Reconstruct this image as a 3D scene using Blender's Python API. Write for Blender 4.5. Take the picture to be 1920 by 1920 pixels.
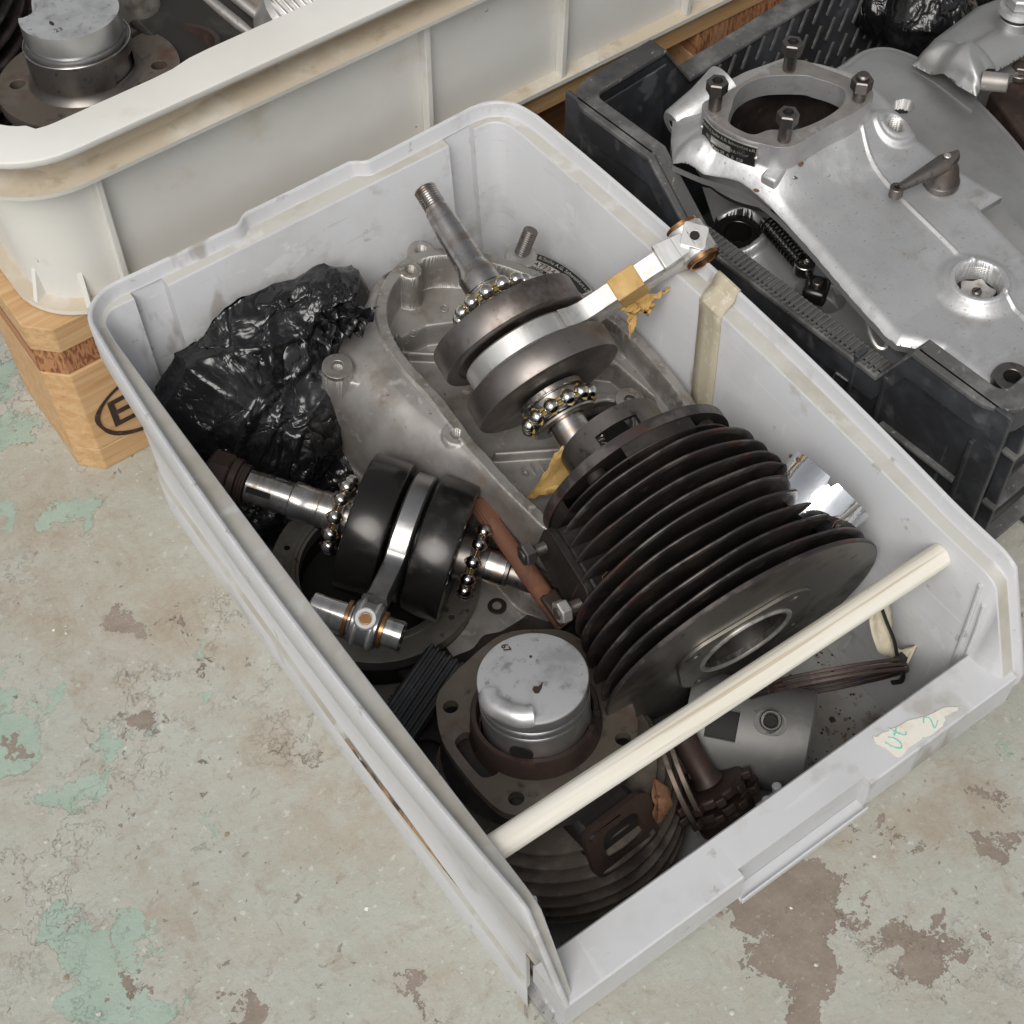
import bpy, bmesh, math, random
import numpy as np
from mathutils import Vector, Matrix, geometry, noise as mnoise
rad = math.radians
random.seed(7)
S = bpy.context.scene
for _o in list(bpy.data.objects): bpy.data.objects.remove(_o)

# ---------------- camera, sky, sun, exposure ----------------
CAM = np.array([-0.2937, -0.4172, 0.8575]); FPX = 2911.6
def _axes(a, b, c):
    fw = np.array([math.cos(a)*math.cos(b), math.sin(a)*math.cos(b), -math.sin(b)])
    r = np.cross(fw, [0, 0, 1]); r /= np.linalg.norm(r); u = np.cross(r, fw)
    return r*math.cos(c)+u*math.sin(c), -r*math.sin(c)+u*math.cos(c), fw
CR, CU, CF = _axes(0.9777, 0.9651, -0.0330)
cd = bpy.data.cameras.new('camera'); cam = bpy.data.objects.new('camera', cd)
S.collection.objects.link(cam); S.camera = cam
cd.sensor_width = 36; cd.lens = FPX/1920*36; cd.clip_start = 0.02; cd.clip_end = 100
cam.matrix_world = Matrix([[CR[i], CU[i], -CF[i], CAM[i]] for i in range(3)]+[[0, 0, 0, 1]])
S.render.resolution_x = 1024; S.render.resolution_y = 1024

SUN_EL, SUN_AZ = 52, 228     # degrees; azimuth counted from +Y towards +X
W = bpy.data.worlds.new('World'); S.world = W; W.use_nodes = True
nt = W.node_tree; bg = nt.nodes['Background']
sky = nt.nodes.new('ShaderNodeTexSky'); sky.sky_type = 'NISHITA'; sky.sun_disc = False
sky.sun_elevation = rad(SUN_EL); sky.sun_rotation = rad(SUN_AZ); sky.air_density = 1.0; sky.dust_density = 4.0; sky.ozone_density = 1.0
hs = nt.nodes.new('ShaderNodeHueSaturation'); hs.inputs['Saturation'].default_value = 0.13
nt.links.new(sky.outputs[0], hs.inputs['Color']); nt.links.new(hs.outputs[0], bg.inputs['Color'])
bg.inputs['Strength'].default_value = 0.084
sd = bpy.data.lights.new('sun', 'SUN'); sd.energy = 1.45; sd.angle = rad(38); sd.color = (1.0, 0.965, 0.91)
sun = bpy.data.objects.new('sun', sd); S.collection.objects.link(sun)
_d = Vector((math.sin(rad(SUN_AZ))*math.cos(rad(SUN_EL)), math.cos(rad(SUN_AZ))*math.cos(rad(SUN_EL)), math.sin(rad(SUN_EL))))
sun.rotation_euler = _d.to_track_quat('Z', 'Y').to_euler()
S.view_settings.view_transform = 'Standard'; S.view_settings.look = 'None'
S.view_settings.exposure = 0.22; S.view_settings.gamma = 1

# ---------------- helpers ----------------
def P(x, y, z):                      # measured image point -> place at height z
    d = CF + CR*(x-960)/FPX - CU*(y-960)/FPX
    p = CAM + d*(z-CAM[2])/d[2]
    return Vector(p)
def Pp(x, y, o, n):                  # measured image point -> place on a plane
    d = CF + CR*(x-960)/FPX - CU*(y-960)/FPX
    n = np.array(n); t = ((np.array(o)-CAM)@n)/(d@n)
    return Vector(CAM+d*t)
def frame(o, z, x=(1, 0, 0)):
    z = Vector(z).normalized(); x = Vector(x); x = (x-z*x.dot(z)).normalized(); y = z.cross(x)
    return Matrix(((x[0], y[0], z[0], o[0]), (x[1], y[1], z[1], o[1]), (x[2], y[2], z[2], o[2]), (0, 0, 0, 1)))
def T(x=0, y=0, z=0): return Matrix.Translation((x, y, z))
def Rz(a): return Matrix.Rotation(a, 4, 'Z')
def Rx(a): return Matrix.Rotation(a, 4, 'X')
def Ry(a): return Matrix.Rotation(a, 4, 'Y')
I4 = Matrix.Identity(4)

class MB:
    def __init__(s): s.v = []; s.f = []; s.mi = []
    def add(s, vs, fs, M=I4, mi=0):
        n = len(s.v); s.v += [tuple(M @ Vector(p)) for p in vs]
        s.f += [tuple(i+n for i in f) for f in fs]
        s.mi += (mi if isinstance(mi, list) else [mi]*len(fs)); return s
    def lathe(s, prof, seg=48, M=I4, closed=False, mi=0, a0=0, a1=2*math.pi):
        full = abs(a1-a0-2*math.pi) < 1e-6; ns = seg if full else seg+1
        vs = []; idx = []
        for r, z in prof:
            if abs(r) < 1e-9: idx.append([len(vs)]*ns); vs.append((0, 0, z))
            else:
                idx.append(list(range(len(vs), len(vs)+ns)))
                vs += [(r*math.cos(a0+(a1-a0)*k/seg), r*math.sin(a0+(a1-a0)*k/seg), z) for k in range(ns)]
        fs = []; mm = []; n = len(prof)
        for i in range(n if closed else n-1):
            a, b = idx[i], idx[(i+1) % n]
            for k in range(seg):
                k2 = (k+1) % ns
                q = [a[k], a[k2], b[k2], b[k]]; q = [x for j, x in enumerate(q) if x not in q[:j]]
                if len(q) > 2: fs.append(tuple(q)); mm.append(mi[i] if isinstance(mi, list) else mi)
        s.add(vs, fs, M, mm); return s
    def cyl(s, r, z0, z1, seg=32, M=I4, b=0.0004, r1=None, mi=0):
        r1 = r if r1 is None else r1
        return s.lathe([(0, z0), (r-b, z0), (r, z0+b), (r1, z1-b), (r1-b, z1), (0, z1)], seg, M, mi=mi)
    def ring(s, ro, ri, z0, z1, seg=48, M=I4, b=0.0003, mi=0):
        return s.lathe([(ri, z0+b), (ri+b, z0), (ro-b, z0), (ro, z0+b), (ro, z1-b), (ro-b, z1), (ri+b, z1), (ri, z1-b)], seg, M, True, mi)
    def thread(s, r, z0, z1, p=0.0011, seg=24, M=I4, d=0.0005, mi=0):
        n = max(2, int((z1-z0)/p)); pr = [(0, z0), (r-d, z0)]
        for i in range(n): pr += [(r, z0+(i+.5)*(z1-z0)/n), (r-d, z0+(i+1)*(z1-z0)/n)]
        pr.append((0, z1)); return s.lathe(pr, seg, M, mi=mi)
    def hexa(s, r, z0, z1, M=I4, hole=0, mi=0):
        c = r*.12
        if hole: pr = [(hole, z0), (r-c, z0), (r, z0+c), (r, z1-c), (r-c, z1), (hole, z1)]; return s.lathe(pr, 6, M, True, mi)
        return s.lathe([(0, z0), (r-c, z0), (r, z0+c), (r, z1-c), (r-c, z1), (0, z1)], 6, M, mi=mi)
    def box(s, c, d, M=I4, mi=0):
        x, y, z = [k/2 for k in d]; vs = [(c[0]+a*x, c[1]+b*y, c[2]+e*z) for a in (-1, 1) for b in (-1, 1) for e in (-1, 1)]
        return s.add(vs, [(0, 1, 3, 2), (4, 6, 7, 5), (0, 4, 5, 1), (2, 3, 7, 6), (0, 2, 6, 4), (1, 5, 7, 3)], M, mi)
    def prism(s, out, z0, z1, holes=(), M=I4, mi=0, ms=None):
        ms = mi if ms is None else ms
        loops = [[Vector((p[0], p[1], 0)) for p in out]]+[[Vector((p[0], p[1], 0)) for p in h] for h in holes]
        def area(l): return sum(l[i].x*l[i-1].y-l[i-1].x*l[i].y for i in range(len(l)))
        loops = [(l if (area(l) < 0) == (k == 0) else l[::-1]) for k, l in enumerate(loops)]
        tri = geometry.tessellate_polygon(loops); fl = [p for l in loops for p in l]; n = len(fl)
        vs = [(p.x, p.y, z0) for p in fl]+[(p.x, p.y, z1) for p in fl]; fs = []; mm = []
        for t in tri:
            a, b, c = [fl[i] for i in t]
            if (b-a).cross(c-a).z < 0: t = t[::-1]
            fs += [tuple(i+n for i in t), tuple(t[::-1])]; mm += [mi, mi]
        o = 0
        for l in loops:
            m = len(l)
            for i in range(m):
                j = (i+1) % m; fs.append((o+i, o+j, o+j+n, o+i+n)); mm.append(ms)
            o += m
        return s.add(vs, fs, M, mm)
    def ball(s, c, r, seg=16, M=I4, mi=0, sc=(1, 1, 1)):
        pr = [(r*math.sin(math.pi*i/(seg//2)), -r*math.cos(math.pi*i/(seg//2))) for i in range(seg//2+1)]
        pr[0] = (0, -r); pr[-1] = (0, r)
        return s.lathe(pr, seg, M @ T(*c) @ Matrix.Diagonal((*sc, 1)), mi=mi)
    def tube(s, pts, r, seg=10, M=I4, closed=False, mi=0, sq=None):
        pts = [Vector(p) for p in pts]; n = len(pts); vs = []; up = Vector((0.13, 0.31, .94))
        prev = None
        for i, p in enumerate(pts):
            a = pts[i-1] if (i > 0 or closed) else p; b = pts[(i+1) % n] if (i < n-1 or closed) else p
            t = (b-a).normalized()
            x = (prev or up); x = (x-t*x.dot(t)).normalized(); prev = x; y = t.cross(x)
            rr = r[i] if isinstance(r, (list, tuple)) else r
            for k in range(seg):
                an = 2*math.pi*k/seg; cx, cy = math.cos(an), math.sin(an)
                if sq: cx *= sq[0]; cy *= sq[1]
                vs.append(tuple(p+x*rr*cx+y*rr*cy))
        fs = []
        for i in range(n if closed else n-1):
            for k in range(seg):
                a = i*seg+k; b = i*seg+(k+1) % seg; j = ((i+1) % n)*seg
                fs.append((a, b, j+(k+1) % seg, j+k))
        if not closed: fs += [tuple(range(seg))[::-1], tuple(range((n-1)*seg, n*seg))]
        return s.add(vs, fs, M, mi)
    def build(s, name, mats, parent=None, bevel=None, smooth=True, ang=38, seg=2, kind=None, fix=True):
        me = bpy.data.meshes.new(name); me.from_pydata(s.v, [], s.f)
        if not isinstance(mats, (list, tuple)): mats = [mats]
        for m in mats: me.materials.append(m)
        me.polygons.foreach_set('material_index', s.mi)
        if fix:
            bm = bmesh.new(); bm.from_mesh(me); bmesh.ops.recalc_face_normals(bm, faces=bm.faces); bm.to_mesh(me); bm.free()
        me.update()
        if smooth:
            me.shade_smooth(); me.set_sharp_from_angle(angle=rad(ang))
        o = bpy.data.objects.new(name, me); S.collection.objects.link(o); o.parent = parent
        if bevel:
            b = o.modifiers.new('bevel', 'BEVEL'); b.width = bevel; b.segments = seg; b.limit_method = 'ANGLE'; b.angle_limit = rad(32)
            b.harden_normals = False
        if kind: o['kind'] = kind
        return o
def thing(name, label, cat, M=I4, group=None):
    o = bpy.data.objects.new(name, None); S.collection.objects.link(o); o.matrix_world = M
    o.empty_display_size = .01; o['label'] = label; o['category'] = cat
    if group: o['group'] = group
    return o
def tag(o, label, cat, group=None):
    o['label'] = label; o['category'] = cat
    if group: o['group'] = group
    return o
def dup(o, parent=None, M=None):
    c = o.copy(); S.collection.objects.link(c); c.parent = parent
    for ch in list(o.children): dup(ch, c)
    if M is not None: c.matrix_local = M
    return c
def circ(r, n=24, c=(0, 0), a=0): return [(c[0]+r*math.cos(a+2*math.pi*i/n), c[1]+r*math.sin(a+2*math.pi*i/n)) for i in range(n)]
def rrect(w, h, r, n=5, c=(0, 0)):
    o = []
    for sx, sy, a in ((1, 1, 0), (-1, 1, 90), (-1, -1, 180), (1, -1, 270)):
        for i in range(n+1):
            t = rad(a+90*i/n); o.append((c[0]+sx*(w/2-r)+r*math.cos(t), c[1]+sy*(h/2-r)+r*math.sin(t)))
    return o
def smooth_poly(pts, n=6, closed=True):          # Catmull-Rom through the points
    p = [np.array(q, float) for q in pts]; m = len(p); out = []
    for i in range(m if closed else m-1):
        a, b, c, d = (p[(i-1) % m], p[i], p[(i+1) % m], p[(i+2) % m]) if closed else (p[max(i-1, 0)], p[i], p[i+1], p[min(i+2, m-1)])
        for k in range(n):
            t = k/n; out.append(.5*((2*b)+(-a+c)*t+(2*a-5*b+4*c-d)*t*t+(-a+3*b-3*c+d)*t**3))
    if not closed: out.append(p[-1])
    return out
def text(name, s, size, M, mat, parent, depth=0.0001, bend=None, align='CENTER', space=1.0, bold=0):
    cu = bpy.data.curves.new(name, 'FONT'); cu.body = s; cu.size = size; cu.extrude = depth; cu.align_x = align; cu.align_y = 'CENTER'
    cu.space_character = space; cu.offset = bold; cu.resolution_u = 2
    o = bpy.data.objects.new(name, cu); S.collection.objects.link(o)
    bpy.context.view_layer.update()
    me = bpy.data.meshes.new_from_object(o.evaluated_get(bpy.context.evaluated_depsgraph_get()))
    bpy.data.objects.remove(o); bpy.data.curves.remove(cu)
    for v in me.vertices:
        p = Vector(v.co)
        if bend: p = Vector(bend(p))
        v.co = M @ p
    me.materials.clear(); me.materials.append(mat); me.name = name
    q = bpy.data.objects.new(name, me); S.collection.objects.link(q); q.parent = parent
    return q

# heightfields: signed distances on numpy grids (negative inside)
def sdc(X, Y, c, r): return np.hypot(X-c[0], Y-c[1])-r
def sdseg(X, Y, a, b):
    a = np.array(a[:2], float); b = np.array(b[:2], float); d = b-a
    t = np.clip(((X-a[0])*d[0]+(Y-a[1])*d[1])/(d@d+1e-18), 0, 1)
    return np.hypot(X-a[0]-t*d[0], Y-a[1]-t*d[1])
def sdpoly(X, Y, pts):
    dm = np.full(X.shape, 1e9); ins = np.zeros(X.shape, bool); n = len(pts)
    for i in range(n):
        a = pts[i]; b = pts[(i+1) % n]; dm = np.minimum(dm, sdseg(X, Y, a, b))
        c = ((a[1] > Y) != (b[1] > Y)); dy = b[1]-a[1]
        if abs(dy) > 1e-12: ins ^= c & (X < (b[0]-a[0])*(Y-a[1])/dy+a[0])
    return np.where(ins, -dm, dm)
def sst(x, a, b): t = np.clip((x-a)/(b-a), 0, 1); return t*t*(3-2*t)
def vnoise(X, Y, s, seed=0):
    rs = np.random.RandomState(seed); g = rs.rand(64, 64); x = X/s+100; y = Y/s+100
    xi = np.floor(x).astype(int); yi = np.floor(y).astype(int); fx = x-xi; fy = y-yi; fx = fx*fx*(3-2*fx); fy = fy*fy*(3-2*fy)
    G = lambda a, b: g[a % 64, b % 64]
    return (G(xi, yi)*(1-fx)*(1-fy)+G(xi+1, yi)*fx*(1-fy)+G(xi, yi+1)*(1-fx)*fy+G(xi+1, yi+1)*fx*fy)-.5
def hfield(name, x0, x1, y0, y1, res, fn, mats, parent, M=I4):
    nx = int((x1-x0)/res)+1; ny = int((y1-y0)/res)+1
    X, Y = np.meshgrid(np.linspace(x0, x1, nx), np.linspace(y0, y1, ny), indexing='ij')
    out = fn(X, Y); H, keep = out[0], out[1]; mi = out[2] if len(out) > 2 else None
    if len(out) > 3:      # move the vertices just outside the outline onto it
        sd_ = out[3]; gx, gy = np.gradient(sd_, (x1-x0)/(nx-1), (y1-y0)/(ny-1)); gl = np.hypot(gx, gy)+1e-9
        near = (sd_ > 0) & (sd_ < 1.6*res); X = np.where(near, X-sd_*gx/gl, X); Y = np.where(near, Y-sd_*gy/gl, Y); keep = keep & (sd_ < 1.5*res)
    co = np.stack([X, Y, H], -1).reshape(-1, 3)
    Mn = np.array(M); co = co@Mn[:3, :3].T+Mn[:3, 3]
    idx = np.arange(nx*ny).reshape(nx, ny)
    q = np.stack([idx[:-1, :-1], idx[1:, :-1], idx[1:, 1:], idx[:-1, 1:]], -1).reshape(-1, 4)
    kf = (keep[:-1, :-1] & keep[1:, :-1] & keep[1:, 1:] & keep[:-1, 1:]).reshape(-1)
    q = q[kf]; used = np.unique(q); rm = np.full(nx*ny, -1); rm[used] = np.arange(len(used)); q = rm[q]; co = co[used]
    me = bpy.data.meshes.new(name); me.vertices.add(len(co)); me.vertices.foreach_set('co', co.ravel())
    me.loops.add(q.size); me.loops.foreach_set('vertex_index', q.ravel())
    me.polygons.add(len(q)); me.polygons.foreach_set('loop_start', np.arange(0, q.size, 4)); me.polygons.foreach_set('loop_total', np.full(len(q), 4))
    for m in (mats if isinstance(mats, (list, tuple)) else [mats]): me.materials.append(m)
    if mi is not None: me.polygons.foreach_set('material_index', mi[:-1, :-1].reshape(-1)[kf].astype(np.int32))
    me.update(calc_edges=True); me.shade_smooth()
    o = bpy.data.objects.new(name, me); S.collection.objects.link(o); o.parent = parent
    return o

# ---------------- materials ----------------
def mat(name, col, rough=.5, metal=0., layers=(), bump=(), rvar=0, spec=None, coat=0, dist=.0003, sss=0, aniso=0):
    m = bpy.data.materials.new(name); m.use_nodes = True; t = m.node_tree; N = t.nodes; L = t.links
    b = N['Principled BSDF']; tc = N.new('ShaderNodeTexCoord')
    def coords(st):
        if st == (1, 1, 1): return tc.outputs['Object']
        mp = N.new('ShaderNodeMapping'); mp.inputs['Scale'].default_value = st; L.new(tc.outputs['Object'], mp.inputs[0]); return mp.outputs[0]
    def noisen(s, d, st=(1, 1, 1), kind='noise', w=0.0, ro=.6):
        if kind == 'vor':
            n = N.new('ShaderNodeTexVoronoi'); n.inputs['Scale'].default_value = s; L.new(coords(st), n.inputs[0]); return n.outputs['Distance']
        n = N.new('ShaderNodeTexNoise'); n.inputs['Scale'].default_value = s; n.inputs['Detail'].default_value = d
        n.inputs['Roughness'].default_value = ro; n.inputs['Distortion'].default_value = w; L.new(coords(st), n.inputs['Vector']); return n.outputs['Fac']
    rgb = N.new('ShaderNodeRGB'); rgb.outputs[0].default_value = (*col, 1); cc = rgb.outputs[0]
    vr = N.new('ShaderNodeValue'); vr.outputs[0].default_value = rough; rr = vr.outputs[0]
    vm = N.new('ShaderNodeValue'); vm.outputs[0].default_value = metal; mm = vm.outputs[0]
    for l in layers:
        f = noisen(l.get('s', 50), l.get('d', 5), l.get('st', (1, 1, 1)), l.get('k', 'noise'), l.get('w', 0), l.get('ro', .6))
        mr = N.new('ShaderNodeMapRange'); mr.inputs['From Min'].default_value = l['lo']; mr.inputs['From Max'].default_value = l['hi']
        mr.inputs['To Max'].default_value = l.get('a', 1); mr.clamp = True; L.new(f, mr.inputs['Value']); f = mr.outputs[0]
        if 'mask' in l:
            g = noisen(l['mask'][0], 3); m2 = N.new('ShaderNodeMapRange'); m2.inputs['From Min'].default_value = l['mask'][1]; m2.inputs['From Max'].default_value = l['mask'][2]
            L.new(g, m2.inputs['Value']); mu = N.new('ShaderNodeMath'); mu.operation = 'MULTIPLY'; L.new(f, mu.inputs[0]); L.new(m2.outputs[0], mu.inputs[1]); f = mu.outputs[0]
        mx = N.new('ShaderNodeMix'); mx.data_type = 'RGBA'; L.new(f, mx.inputs['Factor']); L.new(cc, mx.inputs['A']); mx.inputs['B'].default_value = (*l['c'], 1); cc = mx.outputs['Result']
        for key in ('r', 'm'):
            if key in l:
                q = N.new('ShaderNodeMix'); L.new(f, q.inputs[0]); L.new(rr if key == 'r' else mm, q.inputs[2]); q.inputs[3].default_value = l[key]
                if key == 'r': rr = q.outputs[0]
                else: mm = q.outputs[0]
    if rvar:
        f = noisen(60, 4); a = N.new('ShaderNodeMath'); a.operation = 'MULTIPLY_ADD'; L.new(f, a.inputs[0]); a.inputs[1].default_value = rvar*2; 
        s2 = N.new('ShaderNodeMath'); s2.operation = 'SUBTRACT'; L.new(rr, s2.inputs[0]); s2.inputs[1].default_value = rvar; L.new(s2.outputs[0], a.inputs[2]); rr = a.outputs[0]
    L.new(cc, b.inputs['Base Color']); L.new(rr, b.inputs['Roughness']); L.new(mm, b.inputs['Metallic'])
    if spec is not None: b.inputs['Specular IOR Level'].default_value = spec
    if coat: b.inputs['Coat Weight'].default_value = coat; b.inputs['Coat Roughness'].default_value = .15
    nn = None
    for q in bump:
        s, st, dd = q[0], q[1], q[2]; ds = q[3] if len(q) > 3 else (1, 1, 1)
        f = noisen(s, 3 if len(q) > 4 else 4, ds, w=q[4] if len(q) > 4 else 0)
        if len(q) > 4:
            a1 = N.new('ShaderNodeMath'); a1.operation = 'SUBTRACT'; L.new(f, a1.inputs[0]); a1.inputs[1].default_value = .5
            a2 = N.new('ShaderNodeMath'); a2.operation = 'ABSOLUTE'; L.new(a1.outputs[0], a2.inputs[0])
            a3 = N.new('ShaderNodeMath'); a3.operation = 'POWER'; L.new(a2.outputs[0], a3.inputs[0]); a3.inputs[1].default_value = .55; f = a3.outputs[0]
        bp = N.new('ShaderNodeBump'); bp.inputs['Strength'].default_value = st; bp.inputs['Distance'].default_value = dd
        L.new(f, bp.inputs['Height'])
        if nn: L.new(nn, bp.inputs['Normal'])
        nn = bp.outputs[0]
    if nn: L.new(nn, b.inputs['Normal'])
    return m
def lay(c, s, lo, hi, **k): return dict(c=c, s=s, lo=lo, hi=hi, **k)
BR = (.16, .10, .055)
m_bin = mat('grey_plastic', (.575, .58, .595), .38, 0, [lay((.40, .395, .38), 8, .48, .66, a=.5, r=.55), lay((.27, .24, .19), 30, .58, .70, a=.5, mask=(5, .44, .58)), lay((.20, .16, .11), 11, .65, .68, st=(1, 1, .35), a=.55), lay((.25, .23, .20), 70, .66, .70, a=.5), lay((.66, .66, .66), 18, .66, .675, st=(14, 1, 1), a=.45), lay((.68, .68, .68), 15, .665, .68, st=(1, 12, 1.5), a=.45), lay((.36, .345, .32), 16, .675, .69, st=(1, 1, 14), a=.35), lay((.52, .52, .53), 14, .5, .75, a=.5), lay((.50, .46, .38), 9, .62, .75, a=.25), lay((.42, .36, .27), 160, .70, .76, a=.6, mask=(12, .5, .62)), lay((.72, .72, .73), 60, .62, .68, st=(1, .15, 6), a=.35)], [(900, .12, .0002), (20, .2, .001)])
m_binfloor = mat('greasy_bin_floor', (.34, .335, .325), .5, 0, [lay((.17, .145, .115), 12, .46, .66, a=.85), lay((.07, .05, .04), 30, .58, .68, a=.8, r=.3), lay((.10, .06, .04), 170, .62, .68, a=.8)], [(300, .3, .0003)])
m_bind = mat('grey_plastic_dusty', (.50, .49, .45), .6, 0, [lay((.36, .325, .26), 18, .46, .68, a=.75), lay((.62, .62, .62), 40, .58, .66, a=.6), lay((.20, .16, .11), 210, .69, .75, a=.6)], [(400, .2, .0002)])
m_grime = mat('brown_grime', (.30, .19, .10), .8, 0, [lay((.05, .035, .025), 45, .46, .58), lay((.55, .53, .5), 60, .60, .66)], [(500, .5, .0004)])
m_cream = mat('cream_plastic', (.72, .71, .67), .45, 0, [lay((.62, .60, .55), 6, .48, .7, a=.7), lay((.52, .42, .27), 14, .60, .72, a=.5), lay((.33, .15, .05), 55, .735, .75, a=.9), lay((.2, .09, .04), 150, .755, .77, a=.8)], [(500, .15, .0002), (10, .3, .002)])
m_creamd = mat('cream_plastic_dirty', (.50, .43, .33), .65, 0, [lay((.62, .59, .53), 22, .5, .66, a=.9), lay((.30, .22, .14), 60, .58, .72, a=.6), lay((.12, .07, .04), 260, .72, .76, a=.7)], [(500, .3, .0003)])
def wood(name, c, c2, c3, scale=(2, 60, 60), rough=.6):
    return mat(name, c, rough, 0, [lay(c2, 3.5, .42, .60, st=scale, w=.6, d=6), lay(c3, 6, .60, .72, st=scale, a=.7, d=6), lay((.30, .22, .14), 9, .62, .75, a=.5)], [(5, .5, .0008, scale)])
m_pine = wood('pine_board', (.50, .30, .14), (.60, .40, .21), (.30, .15, .06), (1.6, 44, 44))
m_pine2 = wood('pine_block', (.53, .31, .14), (.61, .40, .21), (.34, .17, .07), (2, 40, 40))
m_endgrain = mat('pine_end_grain', (.42, .20, .09), .8, 0, [lay((.20, .075, .03), 1, .47, .56, st=(420, 3, 90), d=3, w=.8), lay((.52, .32, .18), 30, .56, .68, a=.6), lay((.16, .09, .05), 60, .6, .7, a=.5)], [(1, .6, .001, (420, 3, 90))])
m_pinegrey = wood('weathered_pine', (.32, .20, .12), (.42, .27, .15), (.16, .10, .06), (2, 40, 40), .75)
m_pinepale = wood('fresh_cut_pine', (.70, .46, .20), (.76, .54, .28), (.55, .30, .11), (30, 30, 3))
m_dowel = mat('pale_dowel_wood', (.74, .70, .60), .55, 0, [lay((.80, .77, .69), 3, .45, .60, st=(60, 60, 2.2), d=4), lay((.46, .36, .23), 4, .55, .64, st=(75, 75, 1.1), a=.65, d=4), lay((.35, .25, .15), 200, .72, .75, a=.8), lay((.60, .50, .36), 7, .62, .72, a=.3)], [(4, .5, .0006, (80, 80, 2))])
m_ink = mat('dark_ink', (.035, .02, .015), .7, 0, [lay((.12, .06, .03), 120, .55, .66)])
m_alu = mat('cast_aluminium', (.40, .38, .36), .50, .65, [lay((.24, .215, .19), 22, .42, .64, a=.9), lay((.16, .10, .07), 34, .62, .74, a=.6, m=.1, r=.8), lay((.16, .12, .09), 40, .58, .70, a=.8, m=.2, r=.75), lay((.62, .61, .60), 70, .60, .68, a=.6, r=.35), lay((.07, .05, .04), 260, .66, .72, a=.8, m=.1)], [(700, .35, .00025), (70, .25, .0008)])
m_alum = mat('machined_alu_edge', (.46, .44, .41), .42, .8, [lay((.20, .17, .14), 60, .44, .60, a=.85, r=.6), lay((.70, .69, .66), 120, .60, .68, a=.7, r=.3)], [(500, .3, .0002)])
m_cover = mat('engine_aluminium', (.62, .62, .62), .47, .72, [lay((.46, .46, .465), 14, .42, .66, a=.8, r=.55), lay((.78, .78, .78), 22, .54, .68, a=.7), lay((.40, .38, .35), 60, .56, .70, a=.5), lay((.22, .21, .20), 420, .62, .70, a=.7, m=.4, r=.6), lay((.20, .17, .14), 120, .73, .78, a=.6, m=.3), lay((.34, .33, .32), 9, .58, .72, st=(1, 4, 1), a=.5), lay((.30, .27, .24), 30, .66, .76, a=.5)], [(700, .4, .0003), (50, .2, .0009)])
m_cover2 = mat('dull_engine_aluminium', (.48, .48, .475), .5, .8, [lay((.36, .35, .335), 12, .42, .66, a=.9), lay((.18, .16, .14), 330, .66, .73, a=.8, m=.3)], [(600, .25, .0002)])
m_steel = mat('shaft_steel', (.50, .48, .46), .24, 1, [lay((.30, .27, .25), 50, .45, .62, st=(.6, .6, 3), a=.8, r=.35), lay((.45, .30, .18), 30, .58, .68, st=(1, 1, 5), a=.7), lay((.10, .08, .065), 120, .60, .70, a=.8, m=.4, r=.5), lay((.8, .79, .77), 90, .60, .68, a=.6)], [(300, .1, .0001)])
m_shaft2 = mat('bright_steel', (.66, .65, .63), .2, 1, [lay((.42, .38, .34), 30, .5, .66, st=(1, 1, 6), a=.7), lay((.2, .17, .15), 200, .64, .72, a=.6)], [])
m_darksteel = mat('dark_steel', (.17, .155, .145), .38, .9, [lay((.26, .24, .22), 35, .46, .66, a=.8), lay((.13, .075, .05), 26, .55, .70, a=.6, m=.4), lay((.05, .04, .035), 180, .58, .7, a=.7)], [(400, .15, .0001)])
m_flyside = mat('flywheel_steel', (.25, .23, .215), .38, .92, [lay((.13, .10, .085), 18, .42, .62, a=.9, r=.45), lay((.36, .34, .32), 30, .56, .68, a=.6), lay((.15, .085, .055), 24, .60, .72, a=.6, r=.5), lay((.08, .06, .05), 200, .64, .72, a=.7)], [(300, .1, .0001)])
m_black = mat('oily_black_steel', (.022, .020, .019), .26, .6, [lay((.10, .095, .09), 30, .58, .72, a=.7), lay((.30, .29, .28), 26, .70, .73, st=(1, 1, .12), a=.8)], [(120, .1, .0002)], coat=.3)
m_iron = mat('oily_black_iron', (.017, .0135, .012), .54, .2, [lay((.045, .034, .03), 36, .46, .64, a=.9), lay((.10, .085, .07), 90, .62, .72, a=.6, r=.7), lay((.14, .11, .10), 300, .68, .74, a=.7, r=.3), lay((.10, .035, .02), 70, .66, .74, a=.7)], [(350, .5, .0006), (60, .3, .001)])
m_finedge = mat('worn_fin_edge', (.050, .043, .042), .46, .5, [lay((.14, .125, .115), 45, .50, .62, a=.8), lay((.105, .04, .03), 28, .55, .66, a=.7), lay((.35, .33, .31), 30, .70, .73, a=.7, r=.3), lay((.02, .016, .014), 40, .60, .68, a=.8)], [(300, .4, .0003)])
m_dustyfin = mat('dusty_brown_fin', (.115, .095, .078), .55, .3, [lay((.22, .19, .155), 40, .48, .64, a=.8), lay((.03, .022, .018), 30, .56, .68, a=.85), lay((.30, .27, .22), 200, .66, .72, a=.6)], [(300, .5, .0005)])
m_face = mat('machined_iron_face', (.25, .235, .21), .36, .85, [lay((.06, .048, .042), 9, .48, .60, a=.85, r=.5), lay((.26, .245, .22), 28, .58, .68, a=.6), lay((.03, .025, .022), 120, .62, .70, a=.8)], [(200, .15, .0002)])
m_ironflange = mat('brown_iron_flange', (.15, .125, .10), .5, .5, [lay((.20, .18, .155), 26, .5, .68, a=.8), lay((.12, .05, .03), 30, .55, .68, a=.7), lay((.42, .34, .24), 60, .70, .74, a=.6, m=0), lay((.04, .03, .025), 90, .58, .7, a=.8)], [(400, .3, .0003)])
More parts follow.
